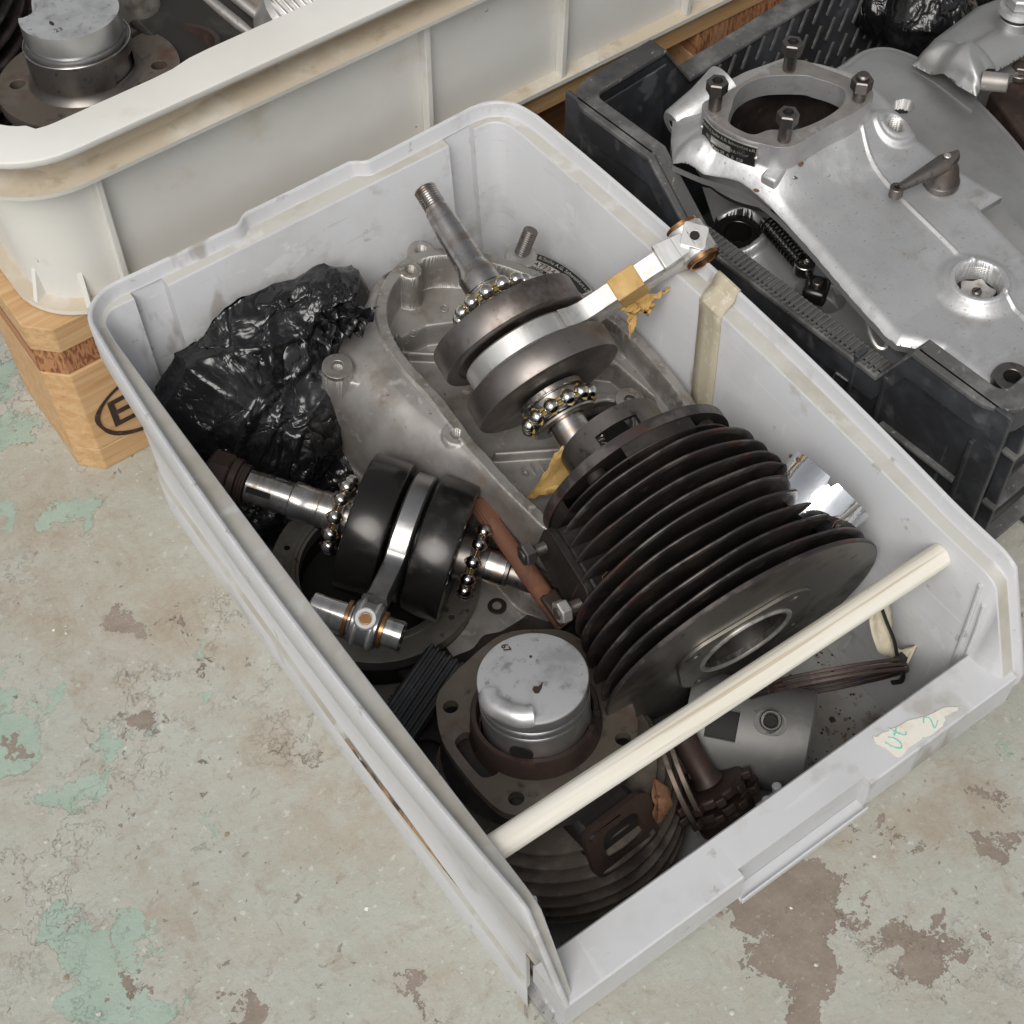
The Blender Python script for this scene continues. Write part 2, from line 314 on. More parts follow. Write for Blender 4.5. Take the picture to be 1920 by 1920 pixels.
m_rustdark = mat('dark_rusty_iron', (.062, .040, .033), .5, .4, [lay((.028, .020, .017), 24, .46, .64, a=.9), lay((.12, .065, .05), 60, .60, .7, a=.6), lay((.16, .13, .11), 200, .66, .72, a=.6)], [(300, .4, .0004)])
m_rust = mat('orange_rust', (.15, .065, .038), .8, .15, [lay((.24, .105, .055), 50, .5, .64), lay((.07, .035, .025), 60, .52, .66, a=.85), lay((.38, .22, .14), 160, .66, .72, a=.6)], [(500, .7, .0005)])
m_piston = mat('piston_aluminium', (.72, .72, .72), .40, .75, [lay((.45, .45, .45), 55, .47, .62, a=.65), lay((.30, .29, .28), 110, .58, .66, a=.55), lay((.82, .82, .82), 40, .56, .66, a=.6), lay((.16, .155, .15), 230, .655, .70, a=.8, m=.3, r=.6)], [(400, .12, .0002)])
m_dullpiston = mat('dull_piston', (.20, .196, .19), .58, .55, [lay((.22, .215, .21), 22, .45, .65, a=.8), lay((.30, .29, .28), 40, .56, .68, a=.5), lay((.10, .085, .075), 180, .66, .72, a=.7)], [(300, .2, .0002)])
m_ringm = mat('old_ring_metal', (.29, .27, .24), .42, .75, [lay((.15, .13, .105), 20, .45, .62, a=.8), lay((.42, .40, .36), 40, .58, .68, a=.5), lay((.06, .045, .035), 110, .62, .7, a=.8)], [(250, .2, .0002)])
m_pistonside = mat('piston_skirt', (.50, .50, .50), .30, .9, [lay((.36, .35, .34), 20, .45, .65, a=.7), lay((.62, .62, .61), 40, .56, .66, a=.5), lay((.16, .14, .12), 180, .68, .74, a=.6)], [(300, .08, .0001)])
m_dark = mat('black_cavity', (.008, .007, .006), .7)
m_brass = mat('bronze_bush', (.42, .22, .10), .3, 1, [lay((.24, .10, .045), 90, .5, .65, a=.7)])
m_rodal = mat('satin_rod_metal', (.74, .73, .71), .38, .8, [lay((.55, .53, .50), 22, .48, .66, a=.8), lay((.40, .36, .31), 70, .58, .68, a=.55), lay((.88, .88, .87), 50, .55, .65, st=(6, 1, 1), a=.5), lay((.24, .14, .08), 60, .71, .76, a=.7)], [(500, .15, .0001)])
m_rod2 = mat('grey_rod_metal', (.40, .40, .40), .32, .95, [lay((.26, .255, .25), 40, .46, .66, a=.8), lay((.12, .10, .08), 90, .64, .72, a=.8)], [(500, .3, .0002)])
m_ballm = mat('polished_ball_steel', (.66, .64, .60), .13, 1, [lay((.40, .34, .22), 150, .55, .68, a=.6, r=.25)])
m_balldark = mat('smoky_ball_steel', (.45, .44, .43), .12, 1)
m_grease = mat('amber_grease', (.33, .24, .07), .18, .3, [lay((.5, .42, .2), 120, .5, .65, a=.7)], [(300, .6, .0004)], coat=.6)
m_cage = mat('oily_bearing_cage', (.16, .10, .05), .3, .7, [lay((.30, .2, .09), 90, .5, .65)], [], coat=.3)
m_tape = mat('masking_tape', (.58, .52, .39), .7, 0, [lay((.38, .33, .23), 14, .50, .66, a=.6), lay((.50, .45, .33), 30, .45, .66, a=.8), lay((.62, .30, .17), 24, .66, .74, a=.5), lay((.70, .66, .56), 200, .55, .66, a=.6)], [(250, .5, .0003, (1, .3, 1))])
m_yellow = mat('old_yellow_tape', (.50, .31, .10), .5, 0, [lay((.62, .43, .18), 60, .5, .66, a=.8), lay((.30, .15, .035), 50, .56, .7, a=.8)], [(300, .6, .0004)])
m_paper = mat('torn_label_paper', (.74, .71, .63), .8, 0, [lay((.55, .49, .38), 50, .5, .68, a=.7), lay((.30, .24, .17), 260, .66, .72, a=.7)], [(200, .6, .0004)])
m_teal = mat('faded_teal_ink', (.22, .58, .50), .8, 0, [lay((.6, .68, .62), 300, .5, .6, a=.7)])
m_bag = mat('black_polythene', (.007, .007, .008), .19, 0, [lay((.028, .028, .029), 22, .50, .66, a=.7, r=.42), lay((.006, .006, .006), 50, .6, .7, r=.12)], [(19, 1.0, .0060, (1, 1, .5), .9), (48, .55, .0016, (1, .5, 1), 1.2), (150, .22, .0005, (.6, 1, 1), .5)], spec=.6)
m_rub = mat('dusty_black_plastic', (.026, .027, .030), .45, 0, [lay((.075, .08, .09), 18, .46, .70, a=.8, r=.6), lay((.15, .15, .15), 50, .58, .72, a=.5, r=.75), lay((.16, .17, .18), 12, .66, .68, st=(1, 9, 1), a=.35), lay((.015, .015, .016), 30, .60, .72, a=.8)], [(300, .4, .0003), (40, .25, .001)])
m_rubtop = mat('grey_dust_on_black_plastic', (.085, .084, .082), .75, 0, [lay((.20, .197, .19), 38, .46, .64, a=.8), lay((.03, .03, .032), 12, .50, .62, a=.6), lay((.035, .036, .038), 30, .55, .68, a=.9), lay((.33, .32, .30), 240, .62, .70, a=.6)], [(400, .6, .0005)])
m_chrome = mat('pitted_chrome', (.86, .88, .90), .07, 1, [lay((.20, .10, .05), 60, .66, .69, m=.2, r=.7), lay((.5, .5, .5), 200, .64, .70, a=.6, r=.3)], [(45, .3, .0015)])
m_springb = mat('black_spring', (.02, .02, .02), .3, .8)
m_blackpl = mat('black_nameplate', (.02, .02, .02), .35, .3, [lay((.10, .095, .09), 90, .60, .70, a=.7)])
m_platesil = mat('nameplate_silver', (.62, .60, .56), .4, .8, [lay((.3, .27, .23), 90, .5, .65, a=.8)])
m_leaf = mat('dead_leaf', (.13, .058, .028), .75, 0, [lay((.22, .11, .055), 120, .48, .62), lay((.05, .025, .015), 200, .58, .68)], [(300, .6, .0006)])
m_blacktie = mat('black_nylon', (.015, .015, .016), .35)
m_oil = mat('golden_oil', (.55, .25, .03), .08, 0, coat=.5)
m_grit = mat('oily_grit', (.05, .03, .02), .8, 0, [lay((.16, .09, .05), 90, .5, .62)])

# ---------------- painted concrete floor ----------------
def floor_material():
    m = bpy.data.materials.new('peeling_floor_paint'); m.use_nodes = True; t = m.node_tree; N = t.nodes; L = t.links; b = N['Principled BSDF']
    tc = N.new('ShaderNodeTexCoord'); base = tc.outputs['Object']
    def no(s, d=5, ro=.6, w=0, st=None, col=False, vec=None):
        n = N.new('ShaderNodeTexNoise'); n.inputs['Scale'].default_value = s; n.inputs['Detail'].default_value = d; n.inputs['Roughness'].default_value = ro; n.inputs['Distortion'].default_value = w
        v = vec or base
        if st:
            mp = N.new('ShaderNodeMapping'); mp.inputs['Scale'].default_value = st[:3]; mp.inputs['Rotation'].default_value = (0, 0, st[3]); L.new(v, mp.inputs[0]); v = mp.outputs[0]
        L.new(v, n.inputs['Vector']); return n.outputs['Color' if col else 'Fac']
    def rng(f, lo, hi, a=1.):
        r = N.new('ShaderNodeMapRange'); r.inputs['From Min'].default_value = lo; r.inputs['From Max'].default_value = hi; r.inputs['To Max'].default_value = a; L.new(f, r.inputs['Value']); return r.outputs[0]
    def ma(op, a, c, e=None):
        q = N.new('ShaderNodeMath'); q.operation = op
        for i, v in enumerate((a, c, e)):
            if v is None: continue
            if isinstance(v, (int, float)): q.inputs[i].default_value = v
            else: L.new(v, q.inputs[i])
        return q.outputs[0]
    def vm(op, a, c):
        q = N.new('ShaderNodeVectorMath'); q.operation = op
        for i, v in enumerate((a, c)):
            if isinstance(v, tuple): q.inputs[i].default_value = v
            elif isinstance(v, (int, float)): q.inputs['Scale'].default_value = v
            else: L.new(v, q.inputs[i])
        return q.outputs['Value' if op == 'DOT_PRODUCT' else 'Vector']
    def mix(f, a, c):
        q = N.new('ShaderNodeMix'); q.data_type = 'RGBA'
        if isinstance(f, float): q.inputs['Factor'].default_value = f
        else: L.new(f, q.inputs['Factor'])
        for k, v in (('A', a), ('B', c)):
            if isinstance(v, tuple): q.inputs[k].default_value = (*v, 1)
            else: L.new(v, q.inputs[k])
        return q.outputs['Result']
    w1 = vm('SCALE', vm('SUBTRACT', no(28, 6, .72, col=True), (.5, .5, .5)), .085)
    wp = vm('ADD', base, w1)
    def patches(lst):
        out = None
        for cx, cy, rx, ry, an in lst:
            c = P(cx, cy, 0); ca, sa = math.cos(rad(an)), math.sin(rad(an))
            a = (P(cx+rx*ca, cy+rx*sa, 0)-c)[:2]; e = (P(cx-ry*sa, cy+ry*ca, 0)-c)[:2]
            iv = np.linalg.inv(np.array([a, e]).T)
            u = vm('DOT_PRODUCT', wp, (iv[0, 0], iv[0, 1], 0)); v = vm('DOT_PRODUCT', wp, (iv[1, 0], iv[1, 1], 0))
            u = ma('ADD', u, -float(iv[0]@np.array(c[:2]))); v = ma('ADD', v, -float(iv[1]@np.array(c[:2])))
            d = ma('ADD', ma('MULTIPLY', u, u), ma('MULTIPLY', v, v))
            k = ma('SUBTRACT', 1.0, d); out = k if out is None else ma('MAXIMUM', out, k)
        return out
    mint = patches([(25, 1395, 44, 74, 8), (8, 1280, 26, 46, 0), (80, 1306, 17, 16, 0), (200, 1400, 34, 27, 20), (275, 1389, 24, 14, -10), (150, 1482, 74, 24, -24), (378, 1309, 15, 17, 0),
        (112, 1725, 34, 44, 0), (150, 1785, 62, 50, 0), (258, 1752, 44, 44, 0), (190, 1830, 62, 44, 0), (230, 1893, 95, 42, 0), (355, 1870, 10, 20, 0), (140, 1876, 24, 34, 0),
        (20, 800, 60, 44, 0), (140, 962, 64, 30, -10), (12, 700, 26, 34, 0), (25, 960, 20, 26, 0), (1880, 1420, 14, 8, 0), (365, 1205, 10, 14, 0), (640, 1440, 5, 5, 0), (395, 1550, 9, 9, 0)])
    brown = patches([(258, 1366, 31, 28, -10), (26, 1409, 23, 14, 0), (246, 1833, 18, 25, 0), (476, 1896, 40, 26, -20), (415, 1888, 12, 9, 0), (1500, 1690, 96, 66, 22), (1430, 1700, 60, 40, -20), (1474, 1800, 84, 62, 0),
        (1752, 1800, 76, 62, -10), (1697, 1770, 50, 32, 20), (1512, 1880, 40, 50, 0), (1761, 1709, 18, 22, 0), (1600, 1725, 34, 15, 0), (1649, 1539, 22, 11, -15), (1856, 1592, 32, 18, 0), (1890, 1565, 20, 10, 0),
        (1846, 1497, 16, 8, 0), (1668, 1577, 14, 6, -20), (1705, 1592, 12, 7, 0), (520, 1393, 10, 5, 0), (565, 1398, 24, 5, 8), (781, 1845, 10, 46, -38), (1560, 1540, 60, 4, 20), (1640, 1690, 8, 10, 0), (240, 1165, 40, 18, 30)])
    mint = ma('ADD', mint, ma('MULTIPLY_ADD', no(55, 6, .7, .8), 1.1, -.55)); brown = ma('ADD', brown, ma('MULTIPLY_ADD', no(65, 6, .7, .6), .9, -.45))
    mintm = rng(mint, -.02, .02); brm = rng(brown, -.02, .02)
    # general chips where the grey coat has gone
    chips = ma('MULTIPLY', rng(no(46, 8, .68, .4), .645, .655), rng(no(5, 3), .48, .60))
    chips2 = ma('MULTIPLY', rng(no(120, 6, .6, .3), .66, .67), rng(no(9, 3), .44, .55, .8))
    brm = ma('MAXIMUM', brm, ma('MAXIMUM', chips, chips2))
    grey = mix(rng(no(7, 6, .65), .38, .66), (.405, .41, .355), (.465, .468, .42))
    grey = mix(rng(no(13, 9, .72), .47, .68, .62), grey, (.375, .325, .26))
    grey = mix(rng(no(34, 8, .75, .8), .54, .66, .5), grey, (.33, .27, .21))
    grey = mix(rng(no(260, 5, .7), .56, .66, .35), grey, (.28, .25, .20))
    grey = mix(rng(no(75, 8, .75, .5), .56, .66, .55), grey, (.30, .25, .19))
    grey = mix(rng(no(160, 4, .6), .62, .68, .55), grey, (.62, .62, .58))
    st_ = patches([(230, 1150, 300, 150, 20), (60, 1010, 200, 160, 0), (620, 1240, 120, 90, 0), (560, 1420, 150, 60, 30), (640, 1560, 110, 80, 0), (300, 1720, 60, 40, 0), (1560, 1600, 160, 80, 0), (1780, 1520, 130, 80, 0), (820, 1850, 60, 60, 0), (420, 1000, 120, 90, 30)])
    stm = ma('MULTIPLY', rng(st_, -.6, .7), rng(no(24, 9, .74, .6), .40, .66, .75)); grey = mix(stm, grey, (.345, .275, .205))
    # hairline scratches and cracks
    for st, al in (((4, 60, 1, .6), .5), ((60, 4, 1, .35), .45), ((5, 70, 1, 2.1), .5)):
        grey = mix(rng(no(9, 3, .5, 1.2, st), .725, .74, al), grey, (.20, .17, .14))
    vo = N.new('ShaderNodeTexVoronoi'); vo.feature = 'DISTANCE_TO_EDGE'; vo.inputs['Scale'].default_value = 17; L.new(vm('ADD', base, vm('SCALE', w1, 1.6)), vo.inputs['Vector'])
    crack = ma('MULTIPLY', rng(vo.outputs['Distance'], .012, .004), rng(no(7, 4), .50, .62, .42))
    grey = mix(crack, grey, (.17, .13, .10))
    mintc = mix(rng(no(30, 6), .4, .7), (.33, .42, .35), (.39, .47, .40)); mintc = mix(rng(no(130, 5), .60, .68, .6), mintc, (.30, .30, .23))
    brc = mix(rng(no(40, 8, .7), .40, .65), (.225, .18, .145), (.30, .25, .21)); brc = mix(rng(no(300, 4), .60, .70, .6), brc, (.45, .39, .33))
    edge = ma('MULTIPLY', rng(mint, -.16, -.02), rng(mint, .10, .0)); grey2 = mix(ma('MULTIPLY', edge, .55), grey, (.27, .22, .16))  # brown outline of the mint patches, also painted as the paint edge's shadow line
    edgeb = ma('MULTIPLY', rng(brown, -.14, -.02), rng(brown, .10, .0)); grey2 = mix(ma('MULTIPLY', edgeb, .5), grey2, (.60, .59, .53))
    c = mix(mintm, grey2, mintc); c = mix(brm, c, brc)
    L.new(c, b.inputs['Base Color'])
    ro = ma('MULTIPLY_ADD', brm, .25, ma('MULTIPLY_ADD', no(20, 4), .25, .42)); L.new(ro, b.inputs['Roughness'])
    h = ma('ADD', ma('MULTIPLY', brm, -1.6), ma('MULTIPLY', mintm, -.8))
    h = ma('ADD', h, ma('MULTIPLY', no(90, 8, .7), 1.0)); h = ma('ADD', h, ma('MULTIPLY', crack, -1.2)); h = ma('ADD', h, ma('MULTIPLY', no(20, 5, .6), 1.6))
    bp = N.new('ShaderNodeBump'); bp.inputs['Distance'].default_value = .0011; bp.inputs['Strength'].default_value = .8; L.new(h, bp.inputs['Height']); L.new(bp.outputs[0], b.inputs['Normal'])
    return m
b = MB(); b.add([(-6, -6, 0), (6, -6, 0), (6, 6, 0), (-6, 6, 0)], [(0, 1, 2, 3)])
fl = b.build('floor', floor_material(), smooth=False); fl['kind'] = 'structure'
# loose flakes and grit on the floor
b = MB(); rs = random.Random(3)
for k in range(420):
    x, y = rs.uniform(-.75, .6), rs.uniform(-.75, .55)
    r = rs.uniform(.0006, .0022) if k > 14 else rs.uniform(.003, .006); a = rs.uniform(0, 6.28); n = rs.choice((4, 5, 6)); z = .0004
    pts = [(x+r*rs.uniform(.5, 1.1)*math.cos(a+6.28*i/n), y+r*rs.uniform(.5, 1.1)*math.sin(a+6.28*i/n), z+rs.uniform(0, r*.35)) for i in range(n)]
    top = (x, y, z+r*.4); b.add(pts+[top], [(i, (i+1) % n, n) for i in range(n)], mi=rs.choice((0, 0, 1, 1, 2)))
fk = b.build('paint_flakes', [mat('flake_grey', (.52, .52, .47), .6), mat('flake_brown', (.30, .23, .17), .8), mat('flake_white', (.75, .74, .70), .6)], kind='stuff', smooth=False, fix=False)

# ---------------- pallet ----------------
PX0, PY0 = -.1800, .2697
pal = thing('pallet', 'wooden pallet with a burned oval mark on its corner block, under the cream crate', 'pallet', T(PX0, PY0, 0))
def board(name, x0, x1, y0, y1, z0, z1, m, ch=(), par=None):
    c = .014; o = []
    for k, (x, y) in enumerate(((x0, y0), (x1, y0), (x1, y1), (x0, y1))):
        if k in ch:
            if k == 0: o += [(x0, y0+c), (x0+c, y0)]
            elif k == 3: o += [(x0+c, y1), (x0, y1-c)]
            elif k == 1: o += [(x1-c, y0), (x1, y0+c)]
            else: o += [(x1, y1-c), (x1-c, y1)]
        else: o.append((x, y))
    b = MB(); b.prism(o, z0, z1); q = b.build(name, m, par or pal, bevel=.0009, smooth=False)
    return q
ys = [(0, .145), (.18875, .28875), (.3275, .4725), (.51125, .61125), (.655, .80)]
for k, (a, e) in enumerate(ys):
    board('deck_board', 0, 1.2, a, e, .1222, .144, m_pinegrey if k == 1 else m_pine, (0,) if k == 0 else (3,) if k == 4 else ())
for k, x in enumerate((0, .5275, 1.055)):
    q = board('stringer_board', x, x+.145, .0015, .80, .1002, .1218, m_endgrain, (0,) if k == 0 else ())
blk = None
for k, x in enumerate((0, .5275, 1.055)):
    for j, y in enumerate((0.0, .3275, .70)):
        q = board('block', x, x+.145, y, y+(.145 if j == 1 else .10), .0222, .0998, m_pine2, (0,) if (k == 0 and j == 0) else ())
        if k == 0 and j == 0: blk = q
for y in (0, .3275, .70): board('bottom_board', 0, 1.2, y, y+(.145 if y == .3275 else .10), .0, .0218, m_pine, (0,) if y == 0 else ())
# burned mark: oval with letters, on the outer face of the corner block
Mm = Matrix(((1, 0, 0, .0600), (0, 0, -1, -.0004), (0, 1, 0, .0470), (0, 0, 0, 1)))
b = MB(); o1 = [(.0415*math.cos(t)*(1+.02*math.sin(7*t)), .0285*math.sin(t)*(1+.03*math.sin(5*t))) for t in np.linspace(0, 6.283, 49)[:-1]]
o2 = [(.0385*math.cos(t), .0258*math.sin(t)) for t in np.linspace(0, 6.283, 49)[:-1]]
b.prism(o1, 0, .0005, [o2], M=Mm); b.build('oval_mark', m_ink, blk, smooth=False)
text('lettering', 'EUR', .036, Mm @ T(0, 0, .0002), m_ink, blk, bold=.0004)

# ---------------- cream crate on the pallet ----------------
CX0, CX1, CY0, CY1 = -.170, .428, .262, .66
cc = thing('cream_crate', 'large cream plastic crate with a wide rim standing on the pallet, full of engine parts', 'crate', T(0, 0, .144))
def rr_path(x0, x1, y0, y1, r, n=10, ds=.012):
    pts = []
    for cx, cy, a0 in ((x0+r, y0+r, 180), (x1-r, y0+r, 270), (x1-r, y1-r, 0), (x0+r, y1-r, 90)):
        for i in range(n+1):
            a = rad(a0+90*i/n); pts.append((cx+r*math.cos(a), cy+r*math.sin(a), math.cos(a), math.sin(a)))
    out = []
    for i in range(len(pts)):
        p, q = pts[i], pts[(i+1) % len(pts)]; out.append(p); d = math.hypot(q[0]-p[0], q[1]-p[1])
        if d > .03:
            m = int(d/ds)
            for k in range(1, m): t = k/m; out.append((p[0]+(q[0]-p[0])*t, p[1]+(q[1]-p[1])*t, p[2], p[3]))
    return out
path = rr_path(CX0, CX1, CY0, CY1, .048)
# profile: offset outwards, height above pallet, material
def cprof(x, y, front):
    s = sst(np.array(x), -.055, -.030) if front else 1.0; s = float(s); g = -.0185-.0*s+(.004*(1-s)); g2 = -.004+(-.006)*s
    return [(-.014, .010), (-.014, .0022), (0, .0018), (.0003, .0055), (-.009, .0075), (-.0045, .104), (.0115, .1085), (.0122, .1118), (g2+.002, .1135), (g2+.001, .128), (.0105, .1310), (.0122, .1335), (.0120, .1362), (.0105, .1372), (g+.0015, .1372), (g, .1355), (g-.002, .108), (-.018, .010)]
b = MB(); vs = []; fs = []; mm = []; np_ = len(cprof(0, 0, True)); n = len(path)
for (x, y, nx, ny) in path:
    fr = ny < -.9
    for d, z in cprof(x, y, fr): vs.append((x+nx*d, y+ny*d, z))
mid = {7: 1, 8: 1}
for i in range(n):
    j = (i+1) % n
    for k in range(np_-1):
        fs.append((i*np_+k, j*np_+k, j*np_+k+1, i*np_+k+1)); mm.append(mid.get(k, 1 if k == 3 else 0))
b.add(vs, fs, mi=mm); wallo = b.build('wall', [m_cream, m_creamd], cc, ang=40)
b = MB(); b.prism([(x-nx*.014, y-ny*.014) for x, y, nx, ny in path], .004, .0095); b.build('base', m_creamd, cc, smooth=False)
for x in (-.1133, .0, .1115, .22, .33):
    b = MB(); b.add([(x-.0022, CY0+.0088, .006), (x+.0022, CY0+.0088, .006), (x+.0022, CY0+.0015, .006), (x-.0022, CY0+.0015, .006), (x-.0022, CY0+.0052, .1045), (x+.0022, CY0+.0052, .1045), (x+.0022, CY0-.003, .1045), (x-.0022, CY0-.003, .1045)],
        [(0, 1, 2, 3), (4, 5, 6, 7), (0, 1, 5, 4), (1, 2, 6, 5), (2, 3, 7, 6), (3, 0, 4, 7)])
    if x not in (.0,): b.build('rib', m_cream, cc, bevel=.0008, smooth=False)
for a in (204, 247):      # gussets round the corner foot
    ax = CX0+.048+.047*math.cos(rad(a)); ay = CY0+.048+.047*math.sin(rad(a)); b = MB()
    b.add([(0, -.0015, .006), (0, .0015, .006), (-.010, .0015, .006), (-.010, -.0015, .006), (-.0085, -.0015, .034), (-.0085, .0015, .034)], [(0, 1, 2, 3), (0, 3, 4), (1, 2, 5), (0, 1, 5, 4), (2, 3, 4, 5)], T(ax, ay, 0) @ Rz(rad(a)))
    b.build('gusset', m_cream, cc, smooth=False)

# ---------------- grey stacking bin ----------------
H = .1912; ZL = .1815
gb = thing('stacking_bin', 'grey open fronted plastic stacking bin on the floor, full of oily engine parts', 'bin')
def left_o(y): return -.1548-.0092*(1-(y/.225)**2)
def right_o(y): return .1545+.0068*max(0, 1-((y-.03)/.2)**2)
def left_i(y): return -.1462-.0014*(1-(y/.225)**2)
def right_i(y): return .1412+.0042*max(0, 1-((y-.03)/.2)**2)
st = []     # (ox,oy,oz, nx,ny, ix,iy)
def zrim(y):
    if y > -.200: return H
    if y > -.212: t = (y+.212)/.012; return H-.0040*(1-t)**2
    t = (y+.240)/.028; return .118+(H-.0040-.118)*t
yl = [-.2402, -.233, -.226, -.219, -.212, -.208, -.204, -.200, -.1998]+list(np.linspace(-.19, .205, 30))
for y in yl: st.append((left_o(y), y, zrim(y), -1, 0, left_i(y), y))
for a in np.linspace(180, 90, 9)[1:-1]:
    ca, sa = math.cos(rad(a)), math.sin(rad(a)); st.append((-.1290+.0268*ca, .2110+.0268*sa, H, ca, sa, -.1330+.0125*ca, .2150+.0125*sa))
def backy(x): return .2376-.0022*(1-(x/.12)**2)+.0062*float(sst(np.array(x), -.0475, -.037)*(1-sst(np.array(x), .036, .0465)))
xb = sorted(list(np.linspace(-.128, .125, 24))+[-.0475, -.044, -.041, -.037, .036, .040, .043, .0465]+[-.1226, -.1224, -.1018, -.1016, .0996, .0998, .1206, .1208])
def back_i(x):
    if -.1225 < x < -.1017: return .2325
    if .0997 < x < .1207: return .2325
    return .2268 if (x < -.1225 or x > .1207) else .2238
for x in xb: st.append((x, backy(x), H, 0, 1, x, back_i(x)))
for a in np.linspace(90, 0, 9)[1:-1]:
    ca, sa = math.cos(rad(a)), math.sin(rad(a)); st.append((.1275+.0270*ca, .2105+.0268*sa, H, ca, sa, .1285+.0125*ca, .2143+.0125*sa))
for y in yl[::-1]: st.append((right_o(y), y, zrim(y), 1, 0, right_i(y), y))
b = MB(); vs = []; fs = []; mm = []; K = 0
for (ox, oy, oz, nx, ny, ix, iy) in st:
    dz = oz-H; sl = .0 if oz > H-.001 else 1
    zl = ZL+dz-.0*sl; fb = min(max(.160+dz*.35, .092), oz-.012)
    wx, wy = ix+nx*.0030, iy+ny*.0030
    fx, fy = ix-nx*.0015-nx*.0, iy+ny*.0
    ex, ey = (ix, iy) if abs(nx) > .99 else (ix, .2335 if ny > .99 else iy)
    wx2, wy2 = ex+nx*.0026, ey+ny*.0026
    lx, ly = ex+nx*.0010, ey+ny*.0010; lo = 0 if oy > -.2 else 1
    zz = (lambda z: max(z, .089) if lo else z)
    row = [(lx, ly, zz(0)), (lx+nx*.0003, ly+ny*.0003, zz(.0335)), (lx-nx*.0020, ly-ny*.0020, zz(.0365)), (ex, ey, max(zz(.0), .10 if fb > .105 else .0895)), (wx2, wy2, fb), (ox-nx*.0006, oy-ny*.0006, fb), (ox, oy, fb+.0012), (ox, oy, oz-.0012), (ox-nx*.0010, oy-ny*.0010, oz), (ox-nx*.0024, oy-ny*.0024, oz-.0002), (ox-nx*.0032, oy-ny*.0032, oz-.0014), (ox-nx*.0042, oy-ny*.0042, zl+.0012), (ox-nx*.0052, oy-ny*.0052, zl),
        (ix+nx*.0011, iy+ny*.0011, zl), (ix+nx*.0002, iy+ny*.0002, zl-.0010), (ix-nx*.0068, iy-ny*.0068, .02 if oy > -.2165 else .0900), (ix-nx*.0072, iy-ny*.0072, .0045 if oy > -.2165 else .0895)]
    K = len(row); vs += row
for i in range(len(st)-1):
    for k in range(K-1):
        fs.append((i*K+k, (i+1)*K+k, (i+1)*K+k+1, i*K+k+1)); mm.append({12: 1, 1: 1}.get(k, 0))
fs.append(tuple(range(K))); mm.append(0); fs.append(tuple(range((len(st)-1)*K, len(st)*K))[::-1]); mm.append(0)
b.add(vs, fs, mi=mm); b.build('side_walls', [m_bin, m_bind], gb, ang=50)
b = MB(); b.box((0, .003, .0026), (.288, .440, .0030)); b.build('base', [m_binfloor], gb, smooth=False)
# low front wall: wide flat top ledge, hollow label holder on its face
sx0, sx1 = -.0425, .0428
yz = [(-.2145, .1165), (-.2155, .1176), (-.2392, .1178), (-.2403, .1168), (-.2405, .0905), (-.2380, .0905), (-.2300, .0925), (-.2140, .0925)]
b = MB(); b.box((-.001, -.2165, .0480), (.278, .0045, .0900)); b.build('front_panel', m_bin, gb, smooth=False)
b = MB(); xs = [-.1535, sx0, sx0+.0001, sx1, sx1+.0001, .1485]
def fsec(x, cut):
    o = []
    for y, z in yz:
        if cut and y < -.2375: y = -.2352 if z < .11 else -.2352
        o.append((x, y, z))
    return o
secs = [fsec(xs[0], 0), fsec(xs[1], 0), fsec(xs[2], 1), fsec(xs[3], 1), fsec(xs[4], 0), fsec(xs[5], 0)]; n = len(yz)
vs = sum(secs, []); fs = []
for i in range(5):
    for k in range(n): fs.append((i*n+k, (i+1)*n+k, (i+1)*n+(k+1) % n, i*n+(k+1) % n))
fs += [tuple(range(n)), tuple(range(5*n, 6*n))[::-1]]
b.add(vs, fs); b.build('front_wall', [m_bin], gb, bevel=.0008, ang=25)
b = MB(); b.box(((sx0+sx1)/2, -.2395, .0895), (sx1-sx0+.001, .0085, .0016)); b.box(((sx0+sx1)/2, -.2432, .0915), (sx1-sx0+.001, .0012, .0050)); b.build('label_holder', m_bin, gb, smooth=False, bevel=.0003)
for s in (-1, 1):
    for y in (-.2045, -.2105):
        xx = (left_i(y)+.0012) if s < 0 else (right_i(y)-.0012)
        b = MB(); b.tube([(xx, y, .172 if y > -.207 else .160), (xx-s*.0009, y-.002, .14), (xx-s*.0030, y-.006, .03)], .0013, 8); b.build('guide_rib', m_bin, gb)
# grime caught on the outer foot ledge of the bin
b = MB(); rs = random.Random(5); n = 60; ys_ = np.linspace(-.02, -.199, n)
vs = []
for i, y in enumerate(ys_):
    w = .0006+.0042*(i/n)**1.3*rs.uniform(.5, 1.1); xo = left_o(y)+.0145
    vs += [(xo-.0, y, .0368), (xo+.0003+w, y, .0390)]
b.add(vs, [(2*i, 2*i+1, 2*i+3, 2*i+2) for i in range(n-1)])
gr = b.build('grime_line', m_grime, gb, fix=False)

